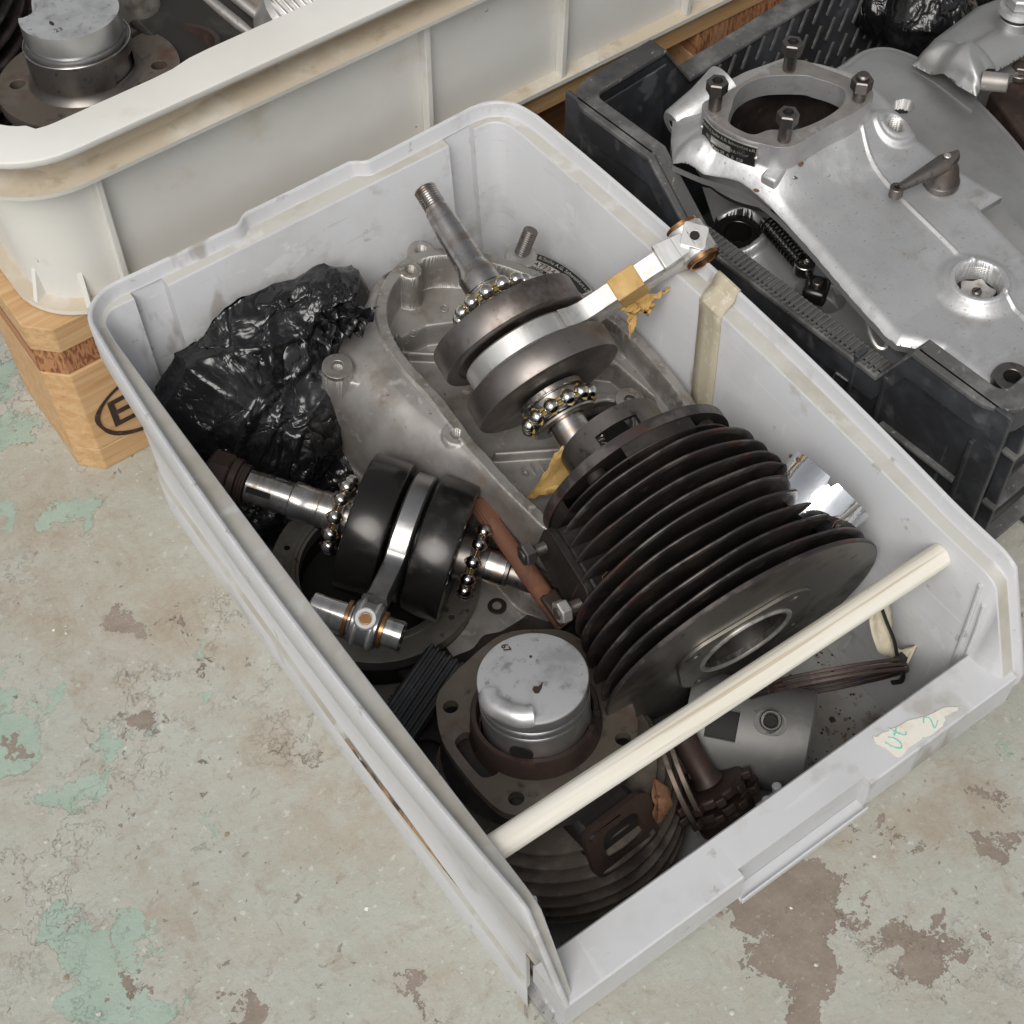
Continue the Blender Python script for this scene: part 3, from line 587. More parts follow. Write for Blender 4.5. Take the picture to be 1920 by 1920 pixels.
# ---------------- crankshaft resting in the open crankcase half ----------------
def bearing_balls(par, zc, rr, rb, n, mball, mrace, mcage, inner, dz=1, cagew=.0012):
    """caged row of balls round the shaft, at local height zc"""
    b = MB(); b.ring(rr-rb*.55, inner, zc-rb*.75, zc+rb*.75, 40)
    br = b.build('bearing', mrace, par)
    b = MB(); b.ring(rr-rb*.1, rr-rb*.62, zc-rb*.12, zc+rb*.12, 48); pts = []
    for sgn in (-1, 1):
        pts = []
        for k in range(n*8):
            a = 2*math.pi*k/(n*8); w = math.cos(a*n)
            pts.append(((rr)*math.cos(a), (rr)*math.sin(a), zc+sgn*(rb*.35+rb*.75*max(0, w))))
        b.tube(pts, cagew*.75, 6, closed=True)
    c = b.build('cage', mcage, br)
    me = None
    for k in range(n):
        a = 2*math.pi*k/n
        if me is None:
            b = MB(); b.ball((0, 0, 0), rb, 20); q = b.build('ball', mball, br); me = q.data
        else: q = bpy.data.objects.new('ball', me); S.collection.objects.link(q); q.parent = br
        q.location = (rr*math.cos(a), rr*math.sin(a), zc)
    return br
def discprof(R, t, z, rin=0, c=.0013):
    return [(rin, z), (R-c, z), (R-.3*c, z+.3*c), (R, z+c), (R, z+t-c), (R-.3*c, z+t-.3*c), (R-c, z+t), (R*.82, z+t), (R*.80, z+t-.001), (R*.45, z+t-.001), (R*.43, z+t), (rin, z+t)]
def rod(par, r, L, Rb, tb, w, ts, Rs, ws, m, bush=None):
    """connecting rod: big end at origin, small end at r*L, plane perpendicular to local z; t* along z"""
    r = Vector(r).normalized(); M = Matrix(((r.x, -r.y, 0, 0), (r.y, r.x, 0, 0), (0, 0, 1, 0), (0, 0, 0, 1)))
    b = MB(); b.ring(Rb, Rb*.55, -tb/2, tb/2, 64, M, b=.0012)
    n = 14; vs = []
    x0 = Rb*.86; x1 = L-Rs*.8
    for i in range(n+1):
        t = i/n; x = x0+(x1-x0)*t
        hw = (w/2)*(1+1.1*max(0, (.18-t)/.18)**2+.35*max(0, (t-.88)/.12)**2); hz = ts/2+(tb-ts)/2*max(0, (.12-t)/.12)**1.5+.0016*max(0, (t-.8)/.2)
        vs += [(x, sy*hw*k1, sz*hz*k2) for sy, sz, k1, k2 in ((-1, -1, .82, 1), (1, -1, .82, 1), (1, -1, 1, .86), (1, 1, 1, .86), (1, 1, .82, 1), (-1, 1, .82, 1), (-1, 1, 1, .86), (-1, -1, 1, .86))]
    fs = [(i*8+k, i*8+(k+1) % 8, (i+1)*8+(k+1) % 8, (i+1)*8+k) for i in range(n) for k in range(8)]+[tuple(range(8)), tuple(range(n*8, n*8+8))]
    b.add(vs, fs, M)
    b.ring(Rs, Rs*.70, -ws/2, ws/2, 40, M @ T(L, 0, 0), b=.0010)
    q = b.build('connecting_rod', m, par, ang=42)
    return q, M
A1 = Vector((.060, .938, .342)).normalized(); C1 = Vector((.0528, .0772, .150))
XR = Vector((.1545, .0435, .1985))-C1
F1 = frame(C1, A1, XR)       # local x points along the rod
ck = thing('crankshaft', 'crankshaft with two brown steel flywheels and a pale rod reaching over the bin wall, lying in the crankcase half', 'crankshaft', F1)
ck['label'] = 'crankshaft with brownish steel flywheels and a taped pale rod reaching over the bin wall'
for z in (.0094, -.0264):
    b = MB(); b.lathe(discprof(.0475, .0170, 0) if z < 0 else [(r, .0170-zz) for r, zz in discprof(.0475, .0170, 0)][::-1], 96, T(-.001 if z > 0 else .0015, .0, z)); b.build('flywheel', m_flyside, ck)
b = MB(); b.cyl(.012, -.012, .012, 32, T(.010, 0, 0)); b.build('crank_pin', m_steel, ck)
rq, RM = rod(ck, (1, 0, 0), XR.length, .0372, .0136, .021, .0134, .0114, .0205, m_rodal)
b = MB(); L = XR.length
b.ring(.0102, .0080, -.0128, .0128, 40, T(L, 0, 0)); b.build('bush', m_brass, rq)
# oiler boss with a hole on top of the small end
upv = (F1.inverted().to_3x3() @ Vector((-.25, -.30, 1))); upv.z = 0; upv.normalize(); up_a = math.atan2(upv.y, upv.x)
b = MB(); Mh = T(L, 0, 0) @ frame((0, 0, 0), (math.cos(up_a), math.sin(up_a), 0), (0, 0, 1))
star = [(.0098*1.25*math.cos(rad(q_)), .0098*math.sin(rad(q_))) if k_ % 2 == 0 else (.0072*1.3*math.cos(rad(q_)), .0072*math.sin(rad(q_))) for k_, q_ in enumerate(range(0, 360, 45))]
star = [tuple(p) for p in smooth_poly(star, 5)]
b.prism([(x*.82, y*.95) for x, y in star], .0060, .0128, [circ(.0027, 20)], M=Mh, ms=0)
b.prism([(-.0062, .006), (-.0078, .024), (.0078, .024), (.0062, .006)], .0060, .0108, M=Mh)
b.build('oiler_boss', m_rodal, rq, bevel=.0022, seg=3, ang=60)
b = MB(); b.cyl(.0027, .010, .0137, 20, Mh); b.build('oil_hole', m_dark, rq)
b = MB(); b.cyl(.0170, .0285, .0305, 40); b.lathe([(0, .0305), (.0125, .0305), (.0125, .046), (.0120, .0465), (.0120, .058), (.0118, .0585), (.0096, .0640), (.0090, .0890), (.0082, .1000), (.0078, .1060), (.0068, .1062), (.0068, .1085), (0, .1085)], 48)
b.cyl(.0128, .0478, .0492, 40); b.thread(.0071, .108, .1225, .0016, 32, d=.0009)
b.build('tapered_shaft', m_steel, ck)
bearing_balls(ck, .0385, .0225, .0048, 13, m_ballm, m_darksteel, m_grease, .0125)
b = MB(); b.cyl(.0205, -.0320, -.0285, 40); b.cyl(.0165, -.0445, -.0320, 40); b.lathe([(0, -.095), (.0085, -.095), (.0092, -.094), (.0094, -.062), (.0112, -.0618), (.0112, -.050), (.0112, -.0445), (0, -.0445)][::1], 48)
b.build('short_shaft', m_steel, ck)
bearing_balls(ck, -.0400, .0210, .0047, 12, m_ballm, m_darksteel, m_grease, .0165)
b = MB(); b.ring(.0200, .0125, -.0478, -.0458, 40); b.build('washer', m_steel, ck)
b = MB(); pts = [(.0138*math.cos(t), .0138*math.sin(t), -.0665-.0022*t/6.28+.0022*math.sin(t)) for t in np.linspace(0, 6.28*1.25, 50)]; b.tube(pts, .00065, 8); b.build('spring_ring', m_steel, ck)
# yellow tape round the rod, with a crumpled end
b = MB()
x0, x1 = L*.545, L*.70; hy, hz = .0112, .0074
b.add([(x, sy*hy, sz*hz) for x in (x0, x1) for sy, sz in ((-1, -1), (1, -1), (1, 1), (-1, 1))], [(0, 1, 5, 4), (1, 2, 6, 5), (2, 3, 7, 6), (3, 0, 4, 7), (0, 3, 2, 1), (4, 5, 6, 7)])
tp = b.build('tape_wrap', m_yellow, ck, bevel=.0008, smooth=False)
rs = random.Random(11); dn = -upv
def crumple_strip(name, p0, dirs, w, side, m, par, amp=.003, n=16, seed=1, mw=5):
    rs = random.Random(seed); b = MB(); vs = []; p = Vector(p0)
    for i in range(n+1):
        t = i/n; d = dirs(t); s = side(t); 
        for k in range(mw): 
            u = (k/(mw-1)-.5)*w*(1-.35*t*rs.uniform(.2, 1)); vs.append(tuple(p+s*u+Vector([rs.uniform(-amp, amp) for _ in range(3)])*(.3+.7*t)))
        p = p+d
    b.add(vs, [(i*mw+k, i*mw+k+1, (i+1)*mw+k+1, (i+1)*mw+k) for i in range(n) for k in range(mw-1)])
    q = b.build(name, m, par, fix=False, ang=25); sm = q.modifiers.new('thick', 'SOLIDIFY'); sm.thickness = .0003; return q
for sdx, (off, ln) in enumerate(((0.0, .0019), (.006, .0013), (-.005, .0016), (.003, .0021))):
    crumple_strip('tape_end', (x0+.006+off, dn.x*.0+dn.y*.0-.000+hy*dn.y*1.0, -hz*.8), lambda t: Vector((.0011*(sdx-1), dn.y*ln*(1-.5*t), -.0012+.0009*sdx*t)), .010, lambda t: Vector((1, .3*t*(sdx-1), .5*t)).normalized(), m_yellow, ck, .0016, 11, 20+sdx)

# ---------------- second crankshaft, black flywheels ----------------
A2 = Vector((.612, -.775, -.165)).normalized(); C2 = P(765, 1008, .080)
E2 = P(696, 1174, .116); r2 = E2-C2; r2 = r2-A2*r2.dot(A2)
F2 = frame(C2, A2, r2); L2 = r2.length
c2 = thing('crankshaft', 'crankshaft with glossy black flywheels, a big hex nut and a wrist pin in its rod', 'crankshaft', F2)
for z in (-.0330, .0090):
    b = MB(); b.lathe(discprof(.0435, .0240, 0, c=.0016) if z < 0 else [(r, .024-zz) for r, zz in discprof(.0435, .024, 0, c=.0016)][::-1], 96, T(0, 0, z)); b.build('flywheel', m_black, c2)
rq, RM = rod(c2, (1, 0, 0), L2, .0400, .0125, .0190, .0120, .0125, .0165, m_rod2)
b = MB(); Mh2 = T(L2, 0, 0); u2 = (F2.inverted().to_3x3() @ Vector((-.15, -.25, 1))); u2.z = 0; u2.normalize(); Mh = Mh2 @ frame((0, 0, 0), (u2.x, u2.y, 0), (0, 0, 1))
b.ring(.0066, .0030, .009, .0142, 28, Mh, b=.0009)
for z in (-.0045, .0045): b.ring(.0138, .0100, z-.0014, z+.0014, 36, Mh2, b=.0010)
b.build('oiler_boss', m_rodal, rq)
b = MB(); b.cyl(.0031, .010, .0136, 20, Mh); b.build('oil_hole', m_brass, rq)
for z in (-.0110, .0095):
    b = MB(); b.ring(.0106, .0070, z-.0012, z+.0014, 40, Mh2); b.build('bush', m_brass, rq)
b = MB(); b.ring(.0084, .0055, -.0325, .0215, 48, Mh2, b=.0008); b.build('wrist_pin', m_shaft2, c2)
b = MB(); b.lathe([(0, -.033), (.0135, -.033), (.0135, -.0500), (.0118, -.0502), (.0118, -.0560), (.0114, -.0565), (.0114, -.0650), (.0117, -.0655), (.0117, -.0735), (.0104, -.0745), (.0100, -.1020), (.0090, -.1030), (.0088, -.1060), (0, -.1060)], 48)
b.build('long_shaft', m_steel, c2)
vup = (F2.inverted().to_3x3() @ Vector((-.55, -.45, .72))); an = math.atan2(vup.y, vup.x)
b = MB(); b.box((.0098, 0, -.0930), (.0018, .0036, .0150), Rz(an)); b.build('keyway', m_dark, c2, smooth=False)
b = MB(); b.hexa(.0150, -.128, -.1130); b.cyl(.0142, -.1130, -.1085, 40); b.thread(.0125, -.1085, -.1030, .0014, 32)
b.build('hex_nut', m_rustdark, c2, ang=25)
bearing_balls(c2, -.0430, .0215, .0045, 12, m_ballm, m_darksteel, m_cage, .0135)
b = MB(); b.lathe([(0, .033), (.0150, .033), (.0150, .0420), (.0105, .0422), (.0105, .0640), (.0100, .0645), (.0092, .0650), (.0092, .0800), (.0086, .0805), (0, .0805)], 48); b.thread(.0078, .0805, .0960, .0012, 32)
b.build('short_shaft', m_darksteel, c2)
b = MB(); b.ring(.0112, .0104, .0500, .0620, 40); b.build('bright_collar', m_steel, c2)
bearing_balls(c2, .0430, .0215, .0043, 12, m_balldark, m_black, m_cage, .0150)

# ---------------- flat machined ring under the second crankshaft ----------------
RC = (P(497, 1060, .03)+P(915, 1105, .03))/2; RC = P(705, 1075, .034)
rg = thing('end_cover_ring', 'flat grey machined ring with small bolt holes lying under the black crankshaft', 'ring cover', frame(RC, (.05, -.04, 1), (1, 0, 0)))
hol = [circ(.0019, 12, (.0585*math.cos(rad(a)), .0585*math.sin(rad(a)))) for a in range(10, 370, 40)]
b = MB(); b.prism(circ(.0665, 96), -.005, .0045, [circ(.0480, 96)]+hol, ms=0); b.build('ring_flange', m_ringm, rg, bevel=.0006, ang=30)
b = MB(); b.ring(.0530, .0500, .0030, .0056, 96); b.build('spigot_step', m_ringm, rg)
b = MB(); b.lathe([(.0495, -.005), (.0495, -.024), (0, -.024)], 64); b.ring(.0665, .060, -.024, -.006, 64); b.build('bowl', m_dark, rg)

# ---------------- crankcase half (cavity up) ----------------
PO = np.array([.06, .1, .1225]); PN = np.array([.03, -.115, 1.0]); PN = PN/np.linalg.norm(PN)
FC = frame(PO, PN, (1, 0, 0)); FCi = FC.inverted()
def cs(x, y): return tuple((FCi @ Pp(x, y, PO, PN))[:2])
ol = [cs(*q) for q in [(1048, 1000), (985, 955), (925, 895), (862, 820), (805, 745), (745, 680), (712, 620), (706, 570), (722, 525), (756, 488), (800, 468), (860, 466), (930, 480), (1000, 505), (1080, 545), (1170, 600), (1250, 685), (1310, 765), (1350, 830), (1340, 900), (1200, 985)]]
ol = [tuple(p) for p in smooth_poly(ol, 5)]
cas = thing('crankcase_half', 'grey cast crankcase half with open cavity, nameplate on its back edge, below the brown crankshaft', 'crankcase', FC)
cas['label'] = 'dull grey cast crankcase half, cavity up, with a curved nameplate on its far edge'
def csd(x, y, dz): return tuple((FCi @ Pp(x, y, PO+PN*dz, PN))[:2])
lug1 = cs(632, 682); lug2 = cs(790, 462); h1 = cs(770, 506); h2 = cs(855, 812); bs = csd(1180, 752, -.0215); mb = csd(1140, 792, -.030); lugR = cs(1290, 640)
cs2 = lambda x, y: tuple((FCi @ Pp(x, y, PO-PN*.035, PN))[:2])
bodyL = [tuple(p) for p in smooth_poly([cs2(*q) for q in [(742, 500), (700, 560), (640, 620), (606, 668), (598, 715), (622, 770), (672, 822), (730, 870), (800, 908), (870, 940), (950, 1000), (1045, 1075), (1060, 1000), (900, 860), (780, 700), (730, 580)]], 4)]
def case_fn(X, Y):
    d = sdpoly(X, Y, ol); out = d
    # outer body: slopes away below the joint face
    bl1 = sdseg(X, Y, lug1, cs(760, 760))-.0105; 
    H = np.where(d < 0, 0.0, 0.0)
    inner = sst(-d, .0066, .0078)                       # 0 on rim, 1 in cavity
    bossr = np.minimum(sdc(X, Y, h1, .0078), sdc(X, Y, h2, .0068))
    cav = -.036-.012*sst(Y, -.02, .05)
    shelf = sdpoly(X, Y, [csd(*q, -.028) for q in [(700, 440), (930, 430), (940, 560), (880, 600), (800, 610), (740, 640), (690, 600)]])
    cav = np.where(True, cav+.018*sst(-shelf, -.0015, .0015), cav)
    stepr = sdpoly(X, Y, [csd(*q, -.028) for q in [(1100, 560), (1260, 640), (1400, 820), (1360, 900), (1250, 860), (1220, 760), (1150, 700), (1080, 690)]])
    cav = cav+.017*sst(-stepr, -.0015, .0015)
    bo = sdc(X, Y, bs, .0105); cav = np.maximum(cav, np.where(bo < .004, -.0225-.004*sst(bo, -.001, .001)-.02*sst(bo, .0, .004), -1))
    for ra, rb_ in ((csd(745, 650, -.036), csd(860, 655, -.036)), (csd(900, 600, -.03), csd(1010, 760, -.036)), (csd(930, 860, -.036), csd(1080, 850, -.036))): rr__ = sdseg(X, Y, ra, rb_); cav = np.maximum(cav, np.where(rr__ < .004, cav+.007*(1-sst(rr__, .0010, .0026)), -1))
    bm = sdc(X, Y, mb, .0235); cav = cav*sst(bm, -.0005, .0010)+(-.0300)*(1-sst(bm, -.0005, .0010))
    bh = sdc(X, Y, mb, .0165); cav = cav*sst(bh, -.0008, .0008)+(-.075)*(1-sst(bh, -.0008, .0008))
    hb = sdc(X, Y, bs, .0036); cav = np.where(hb < 0, -.045, cav)
    hb = sdc(X, Y, csd(1010, 812, -.036), .0042); cav = np.where(hb < 0, -.06, cav)
    Z = cav*inner*sst(bossr, -.0006, .0006)
    # rim has a little relief
    Z = Z-.0004*sst(-d, .0, .0008)*0
    # outside
    o = np.clip(d, 0, None); d2 = np.minimum(d-.0045, sdpoly(X, Y, bodyL)); gap = np.clip(d-d2, .0045, None); t_ = np.clip(o/gap, 0, 1)
    outz = -.0012*sst(o, 0, .0010)-.050*(1-np.sqrt(np.clip(1-t_**2.2, 0, 1)))-7*np.clip(d2, 0, 1)
    lugd = sdc(X, Y, lug1, .0098)
    outz = np.maximum(outz, np.where(d2 < .004, -.010-.06*sst(sdseg(X, Y, lug1, cs(720, 700)), .004, .019), -1))
    lz = -.0030-.09*sst(lugd, -.0004, .0012); outz = np.maximum(outz, lz)
    l2 = sdc(X, Y, lug2, .0090); outz = np.maximum(outz, -.004-.09*sst(l2, -.0004, .0020))
    ed = sdc(X, Y, cs(875, 835), .006)
    outz = np.maximum(outz, np.where(d > 0, -.0006-.09*sst(sdc(X, Y, h2, .0085), -.0003, .0015), -1))
    Z = np.where(d < 0, Z, outz)
    for c, r, dp in ((lug1, .0040, .02), (lug2, .0036, .02), (h1, .0030, .02), (h2, .0028, .02)):
        Z = np.where(sdc(X, Y, c, r) < 0, -dp, Z)
    Z = Z+vnoise(X, Y, .012, 3)*.0008*np.where((d > -.006) & (d < 0), 0, 1)
    rim = ((d > -.0068) & (d < .0004)) | ((bossr < 0) & (d < 0)); MI = np.where(rim, 1, 0)
    keep = np.where(d > 0, Z, 0) > -.100
    # stay clear of the bin walls and floor
    return Z, keep, MI
hfield('case_body', -.12, .12, -.155, .125, .0007, case_fn, [m_alu, m_alum], cas)
b = MB(); b.ring(.0168, .0155, -.034, -.0290, 64, T(*mb, 0)); b.build('bearing_seat', m_alum, cas)
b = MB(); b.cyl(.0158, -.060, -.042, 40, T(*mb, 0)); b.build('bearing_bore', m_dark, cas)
for c in (lug1,):
    b = MB(); b.ring(.0094, .0040, -.006, -.0022, 40, T(*c, 0)); b.build('lug_face', m_alum, cas)
b = MB(); b.ring(.0092, .0037, -.0222, -.0195, 40, T(*bs, 0)); b.build('boss_face', m_alum, cas)
text('cast_number', '611', .0120, T(*csd(1000, 880, -.036), -.0364) @ Rz(rad(-14)), m_alum, cas, depth=.0012)
for c in (csd(833, 578, -.028), csd(775, 625, -.028)):
    b = MB(); b.ring(.0028, .0023, -.0285, -.0276, 20, T(*c, 0)); b.build('casting_mark', m_alu, cas)
# raised segment behind the joint face with a curved riveted nameplate and a stud
pl_in = [cs(*q) for q in [(985, 462), (1040, 480), (1085, 515), (1110, 552)]]
pc = [np.array(p) for p in pl_in]
# circle through first, middle, last
def circ3(a, b_, c):
    ax, ay = a; bx, by = b_; cx, cy = c; d = 2*(ax*(by-cy)+bx*(cy-ay)+cx*(ay-by))
    ux = ((ax*ax+ay*ay)*(by-cy)+(bx*bx+by*by)*(cy-ay)+(cx*cx+cy*cy)*(ay-by))/d; uy = ((ax*ax+ay*ay)*(cx-bx)+(bx*bx+by*by)*(ax-cx)+(cx*cx+cy*cy)*(bx-ax))/d
    return np.array([ux, uy]), math.hypot(ax-ux, ay-uy)
cc_, rc_ = circ3(cs(988, 458), cs(1052, 483), cs(1114, 536)); aA = math.atan2(*(np.array(cs(988, 458))-cc_)[::-1]); aB = math.atan2(*(np.array(cs(1114, 536))-cc_)[::-1])
rw = .0150
def sect(r0, r1, a0, a1, n=24): return [(cc_[0]+r1*math.cos(a), cc_[1]+r1*math.sin(a)) for a in np.linspace(a0, a1, n)]+[(cc_[0]+r0*math.cos(a), cc_[1]+r0*math.sin(a)) for a in np.linspace(a1, a0, n)]
b = MB(); b.prism(sect(rc_-rw-.006, rc_+.0015, aA+.10, aB-.08), -.06, -.0060); b.build('plate_boss', m_alu, cas, bevel=.0015)
b = MB(); b.prism(sect(rc_-rw, rc_-.0003, aA, aB), -.0060, -.0054); npq = b.build('nameplate', m_platesil, cas, smooth=False)
b = MB(); b.prism(sect(rc_-.0062, rc_-.0008, aA-.02, aB+.02), -.0054, -.00515); b.prism(sect(rc_-rw+.0006, rc_-.0118, aA-.05, aB+.03), -.0054, -.00515); b.prism(sect(rc_-.0120, rc_-.0062, (aA+aB)/2-.02, aB+.02), -.0054, -.00515); b.build('black_field', m_blackpl, npq, smooth=False)
def arcb(rm):
    am = (aA+aB)/2
    return lambda p: (cc_[0]+(rm+p.y)*math.cos(am-p.x/rm), cc_[1]+(rm+p.y)*math.sin(am-p.x/rm), p.z)
Mt = T(0, 0, -.0051)
text('lettering', 'Fichtel & Sachs A.G. Schweinfurt a.M.', .0036, Mt, m_platesil, npq, bend=arcb(rc_-.0034))
text('lettering', '447734', .0052, Mt @ T(0, 0, 0), m_ink, npq, bend=lambda p: arcb(rc_-.0091)(p+Vector((-.010, 0, 0))), space=1.15)
text('lettering', 'MOTOR  SACHS', .0030, Mt, m_platesil, npq, bend=lambda p: arcb(rc_-.0134)(p+Vector((-.007, 0, 0))))
text('lettering', 'D.R.P.  Patent', .0024, Mt, m_platesil, npq, bend=lambda p: arcb(rc_-.0092)(p+Vector((.012, 0, 0))))
for a in (aA-.012, aB+.012):
    b = MB(); b.ball((cc_[0]+(rc_-.010)*math.cos(a), cc_[1]+(rc_-.010)*math.sin(a), -.0054), .0012, 12); b.build('rivet', m_alum, npq)
sc_ = cs(978, 470); b = MB(); b.cyl(.0105, -.05, -.0035, 32, T(*sc_, 0), b=.0012); b.build('stud_boss', m_alu, cas)
b = MB(); b.thread(.0050, .0, .0190, .0015, 24, frame((sc_[0]+.001, sc_[1]+.001, -.005), (.42, .10, 1)), d=.0007); b.build('stud', m_darksteel, cas)

# ---------------- big finned cylinder lying on its side ----------------
AB = Vector((.105, .98, .155)).normalized(); CF0 = P(1394, 1194, .108)
FB = frame(CF0, -AB, Vector((1, -.05, .25)))     # local z towards the face, x to the right
FBi = FB.inverted()
cyl_ = thing('finned_cylinder', 'large black finned cylinder barrel lying on its side with a pale worn end face', 'cylinder barrel', FB)
nf = 9; zs = [-.0105*k for k in range(nf+1)]
def finR(k): return .0872-.0195*(k/nf)**1.15
for k in range(1, nf+1):
    R = finR(k); z = zs[k]; b = MB(); rs = random.Random(k)
    seg = 128; prof = [(.030, z-.0016), (R-.004, z-.0008), (R-.0004, z-.0007), (R, z-.0003), (R, z+.0005), (R-.0004, z+.0008), (R-.004, z+.0009), (.030, z+.0016)]
    vs = []; n = len(prof)
    chp = [(rs.uniform(0, 6.28), rs.uniform(.02, .05), rs.uniform(.002, .007)) for _ in range(4)]
    wob = [1+.0035*math.sin(3*t+k)+.0020*math.sin(11*t+2*k)+rs.uniform(-.0012, .0012)-sum(h_*math.exp(-((t-c_)/w_)**2) for c_, w_, h_ in chp) for t in np.linspace(0, 6.2832, seg+1)[:-1]]
    zwb = [.0005*math.sin(2*t+1.7*k)+.0003*math.sin(7*t+k) for t in np.linspace(0, 6.2832, seg+1)[:-1]]
    for i in range(seg):
        t = 2*math.pi*i/seg; fl_ = 1.0
        for r, zz in prof: vs.append((r*wob[i]*math.cos(t), r*wob[i]*math.sin(t), zz+zwb[i]))
    fs = [(i*n+j, ((i+1) % seg)*n+j, ((i+1) % seg)*n+(j+1) % n, i*n+(j+1) % n) for i in range(seg) for j in range(n)]
    b.add(vs, fs, mi=[1 if 1 <= j <= 5 else 0 for i in range(seg) for j in range(n)]); b.build('fin', [m_iron, m_finedge], cyl_, ang=60)
b = MB(); b.lathe([(.030, -.0040), (.0860, -.0032), (.0875, -.0024), (.0875, -.0006), (.0868, 0), (.030, 0), ], 160, closed=True, mi=[0, 1, 1, 1, 2, 0]); b.build('end_face', [m_iron, m_finedge, m_face], cyl_, ang=40)
# raised four-bolt pad round the bore
MP = Rz(rad(40)); ho = .0315
hp = [(sx*ho, sy*ho) for sx, sy in ((1, 1), (-1, 1), (-1, -1), (1, -1))]
hp = [(.0315, .0262), (-.0315, .0262), (-.0315, -.0262), (.0315, -.0262)]
b = MB(); b.prism(rrect(.0850, .0740, .0215, 8), 0, .0022, [circ(.0298, 64)]+[circ(.0029, 16, (x, y)) for x, y in hp], ms=0); b.build('bolt_pad', m_face, cyl_, bevel=.0005, ang=30)
for x, y in hp: b = MB(); b.cyl(.0027, -.004, .0004, 16, T(x, y, 0)); b.build('bolt_hole', m_dark, cyl_)
b = MB(); b.ring(.0299, .0268, -.002, .0036, 96, b=.0008); b.build('bore_ring', m_platesil, cyl_)
b = MB(); b.lathe([(.0268, .002), (.0268, -.100)], 96); b.build('bore', m_darksteel, cyl_, fix=False)
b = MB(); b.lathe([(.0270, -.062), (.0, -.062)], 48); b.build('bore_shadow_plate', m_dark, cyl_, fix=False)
b = MB(); b.lathe([(.033, 0.001), (.036, -.03), (.038, -.112), (.0255, -.112)], 64); b.build('barrel', m_iron, cyl_)
# base flange with scalloped bolt recesses, and slotted spigot
zf = -.1120
fo = []
for i in range(144):
    t = 2*math.pi*i/144; r = .0610
    fo.append((r*math.cos(t), r*math.sin(t)*.985))
b = MB(); b.prism(fo, zf-.0055, zf+.0010, [circ(.0255, 64)], ms=1); b.build('base_flange', [m_iron, m_finedge], cyl_, bevel=.0008, ang=30)
b = MB()
for a0 in (30, 120, 210, 300):
    b.lathe([(.040, zf+.001), (.0595, zf+.001), (.0595, zf+.0090), (.057, zf+.0105), (.040, zf+.0105)], 20, a0=rad(a0-22+45), a1=rad(a0+22+45), closed=True)
b.build('flange_lugs', m_iron, cyl_)
for a in (30, 120, 210, 300):
    b = MB(); b.cyl(.0062, zf+.001, zf+.006, 24, T(.050*math.cos(rad(a)), .050*math.sin(rad(a)), 0)); b.build('stud_seat', m_iron, cyl_)
for k, dz in ((0, .0085),):
    b = MB(); b.lathe([(.036, zf+dz-.001), (.0595, zf+dz-.0006), (.0598, zf+dz), (.0595, zf+dz+.0006), (.036, zf+dz+.001)], 96, a0=rad(-30), a1=rad(200)); b.build('fin', [m_iron], cyl_)
# spigot with rectangular window, facing up
upc = FBi.to_3x3() @ Vector((-.18, -.25, 1)); au = math.degrees(math.atan2(upc.y, upc.x))
b = MB(); z1, z2 = zf-.0055, zf-.0340; wa0, wa1, wz0, wz1 = rad(au-22), rad(au+27), z1-.004, z1-.0185
def shell(b, a0, a1, za, zb, ro=.0325, ri=.0298, seg=24): b.lathe([(ro, za), (ro, zb), (ri, zb), (ri, za)], seg, a0=a0, a1=a1, closed=True)
shell(b, wa1, wa0+2*math.pi, z2, z1, seg=60); shell(b, wa0, wa1, z2, wz1); shell(b, wa0, wa1, wz0, z1)
b.build('spigot', m_darksteel, cyl_)
# exhaust port block on the left flank with two studs
lf = FBi.to_3x3() @ Vector((-1, -.22, .10)); al = math.atan2(lf.y, lf.x); MX = Rz(al)
b = MB(); b.box((.050, 0, -.076), (.040, .026, .044), MX); b.build('port_block', m_iron, cyl_, bevel=.003)
b = MB(); b.prism(rrect(.050, .030, .008, 5), 0, .0045, M=MX @ T(.070, 0, -.076) @ Ry(rad(90))); b.build('port_flange', m_iron, cyl_, bevel=.0006)
for k, (z, mm_) in enumerate(((-.0950, m_darksteel), (-.0560, m_platesil))):
    b = MB(); M2 = MX @ T(.0745, 0, z) @ Ry(rad(90)); b.thread(.0036, 0, .016, .001, 20, M2); st_ = b.build('stud', m_darksteel, cyl_)
    b = MB(); b.hexa(.0068, .0085, .0150, M2, hole=.0036); b.build('nut', mm_, st_, ang=25)

# ---------------- rusty splined lever shaft ----------------
q0, q1 = P(895, 940, .092), P(1062, 1175, .070)
ks = thing('lever_shaft', 'short rusty orange splined shaft wedged beside the big finned cylinder', 'shaft', frame(q0, q1-q0))
Lk = (q1-q0).length; b = MB(); b.lathe([(0, 0), (.0052, 0), (.0060, .0008), (.0060, .018), (.0055, .0185), (.0055, .045), (.0062, .050), (.0062, Lk), (0, Lk)], 40)
for k in range(20): a = 2*math.pi*k/20; b.box((.0060*math.cos(a), .0060*math.sin(a), .009), (.0009, .0009, .0165), T(0, 0, 0))
b.build('splined_rod', m_rust, ks)
b = MB(); b.box((.001, 0, Lk*.88), (.012, .013, Lk*.24)); b.build('flat_web', m_rustdark, ks, bevel=.002)

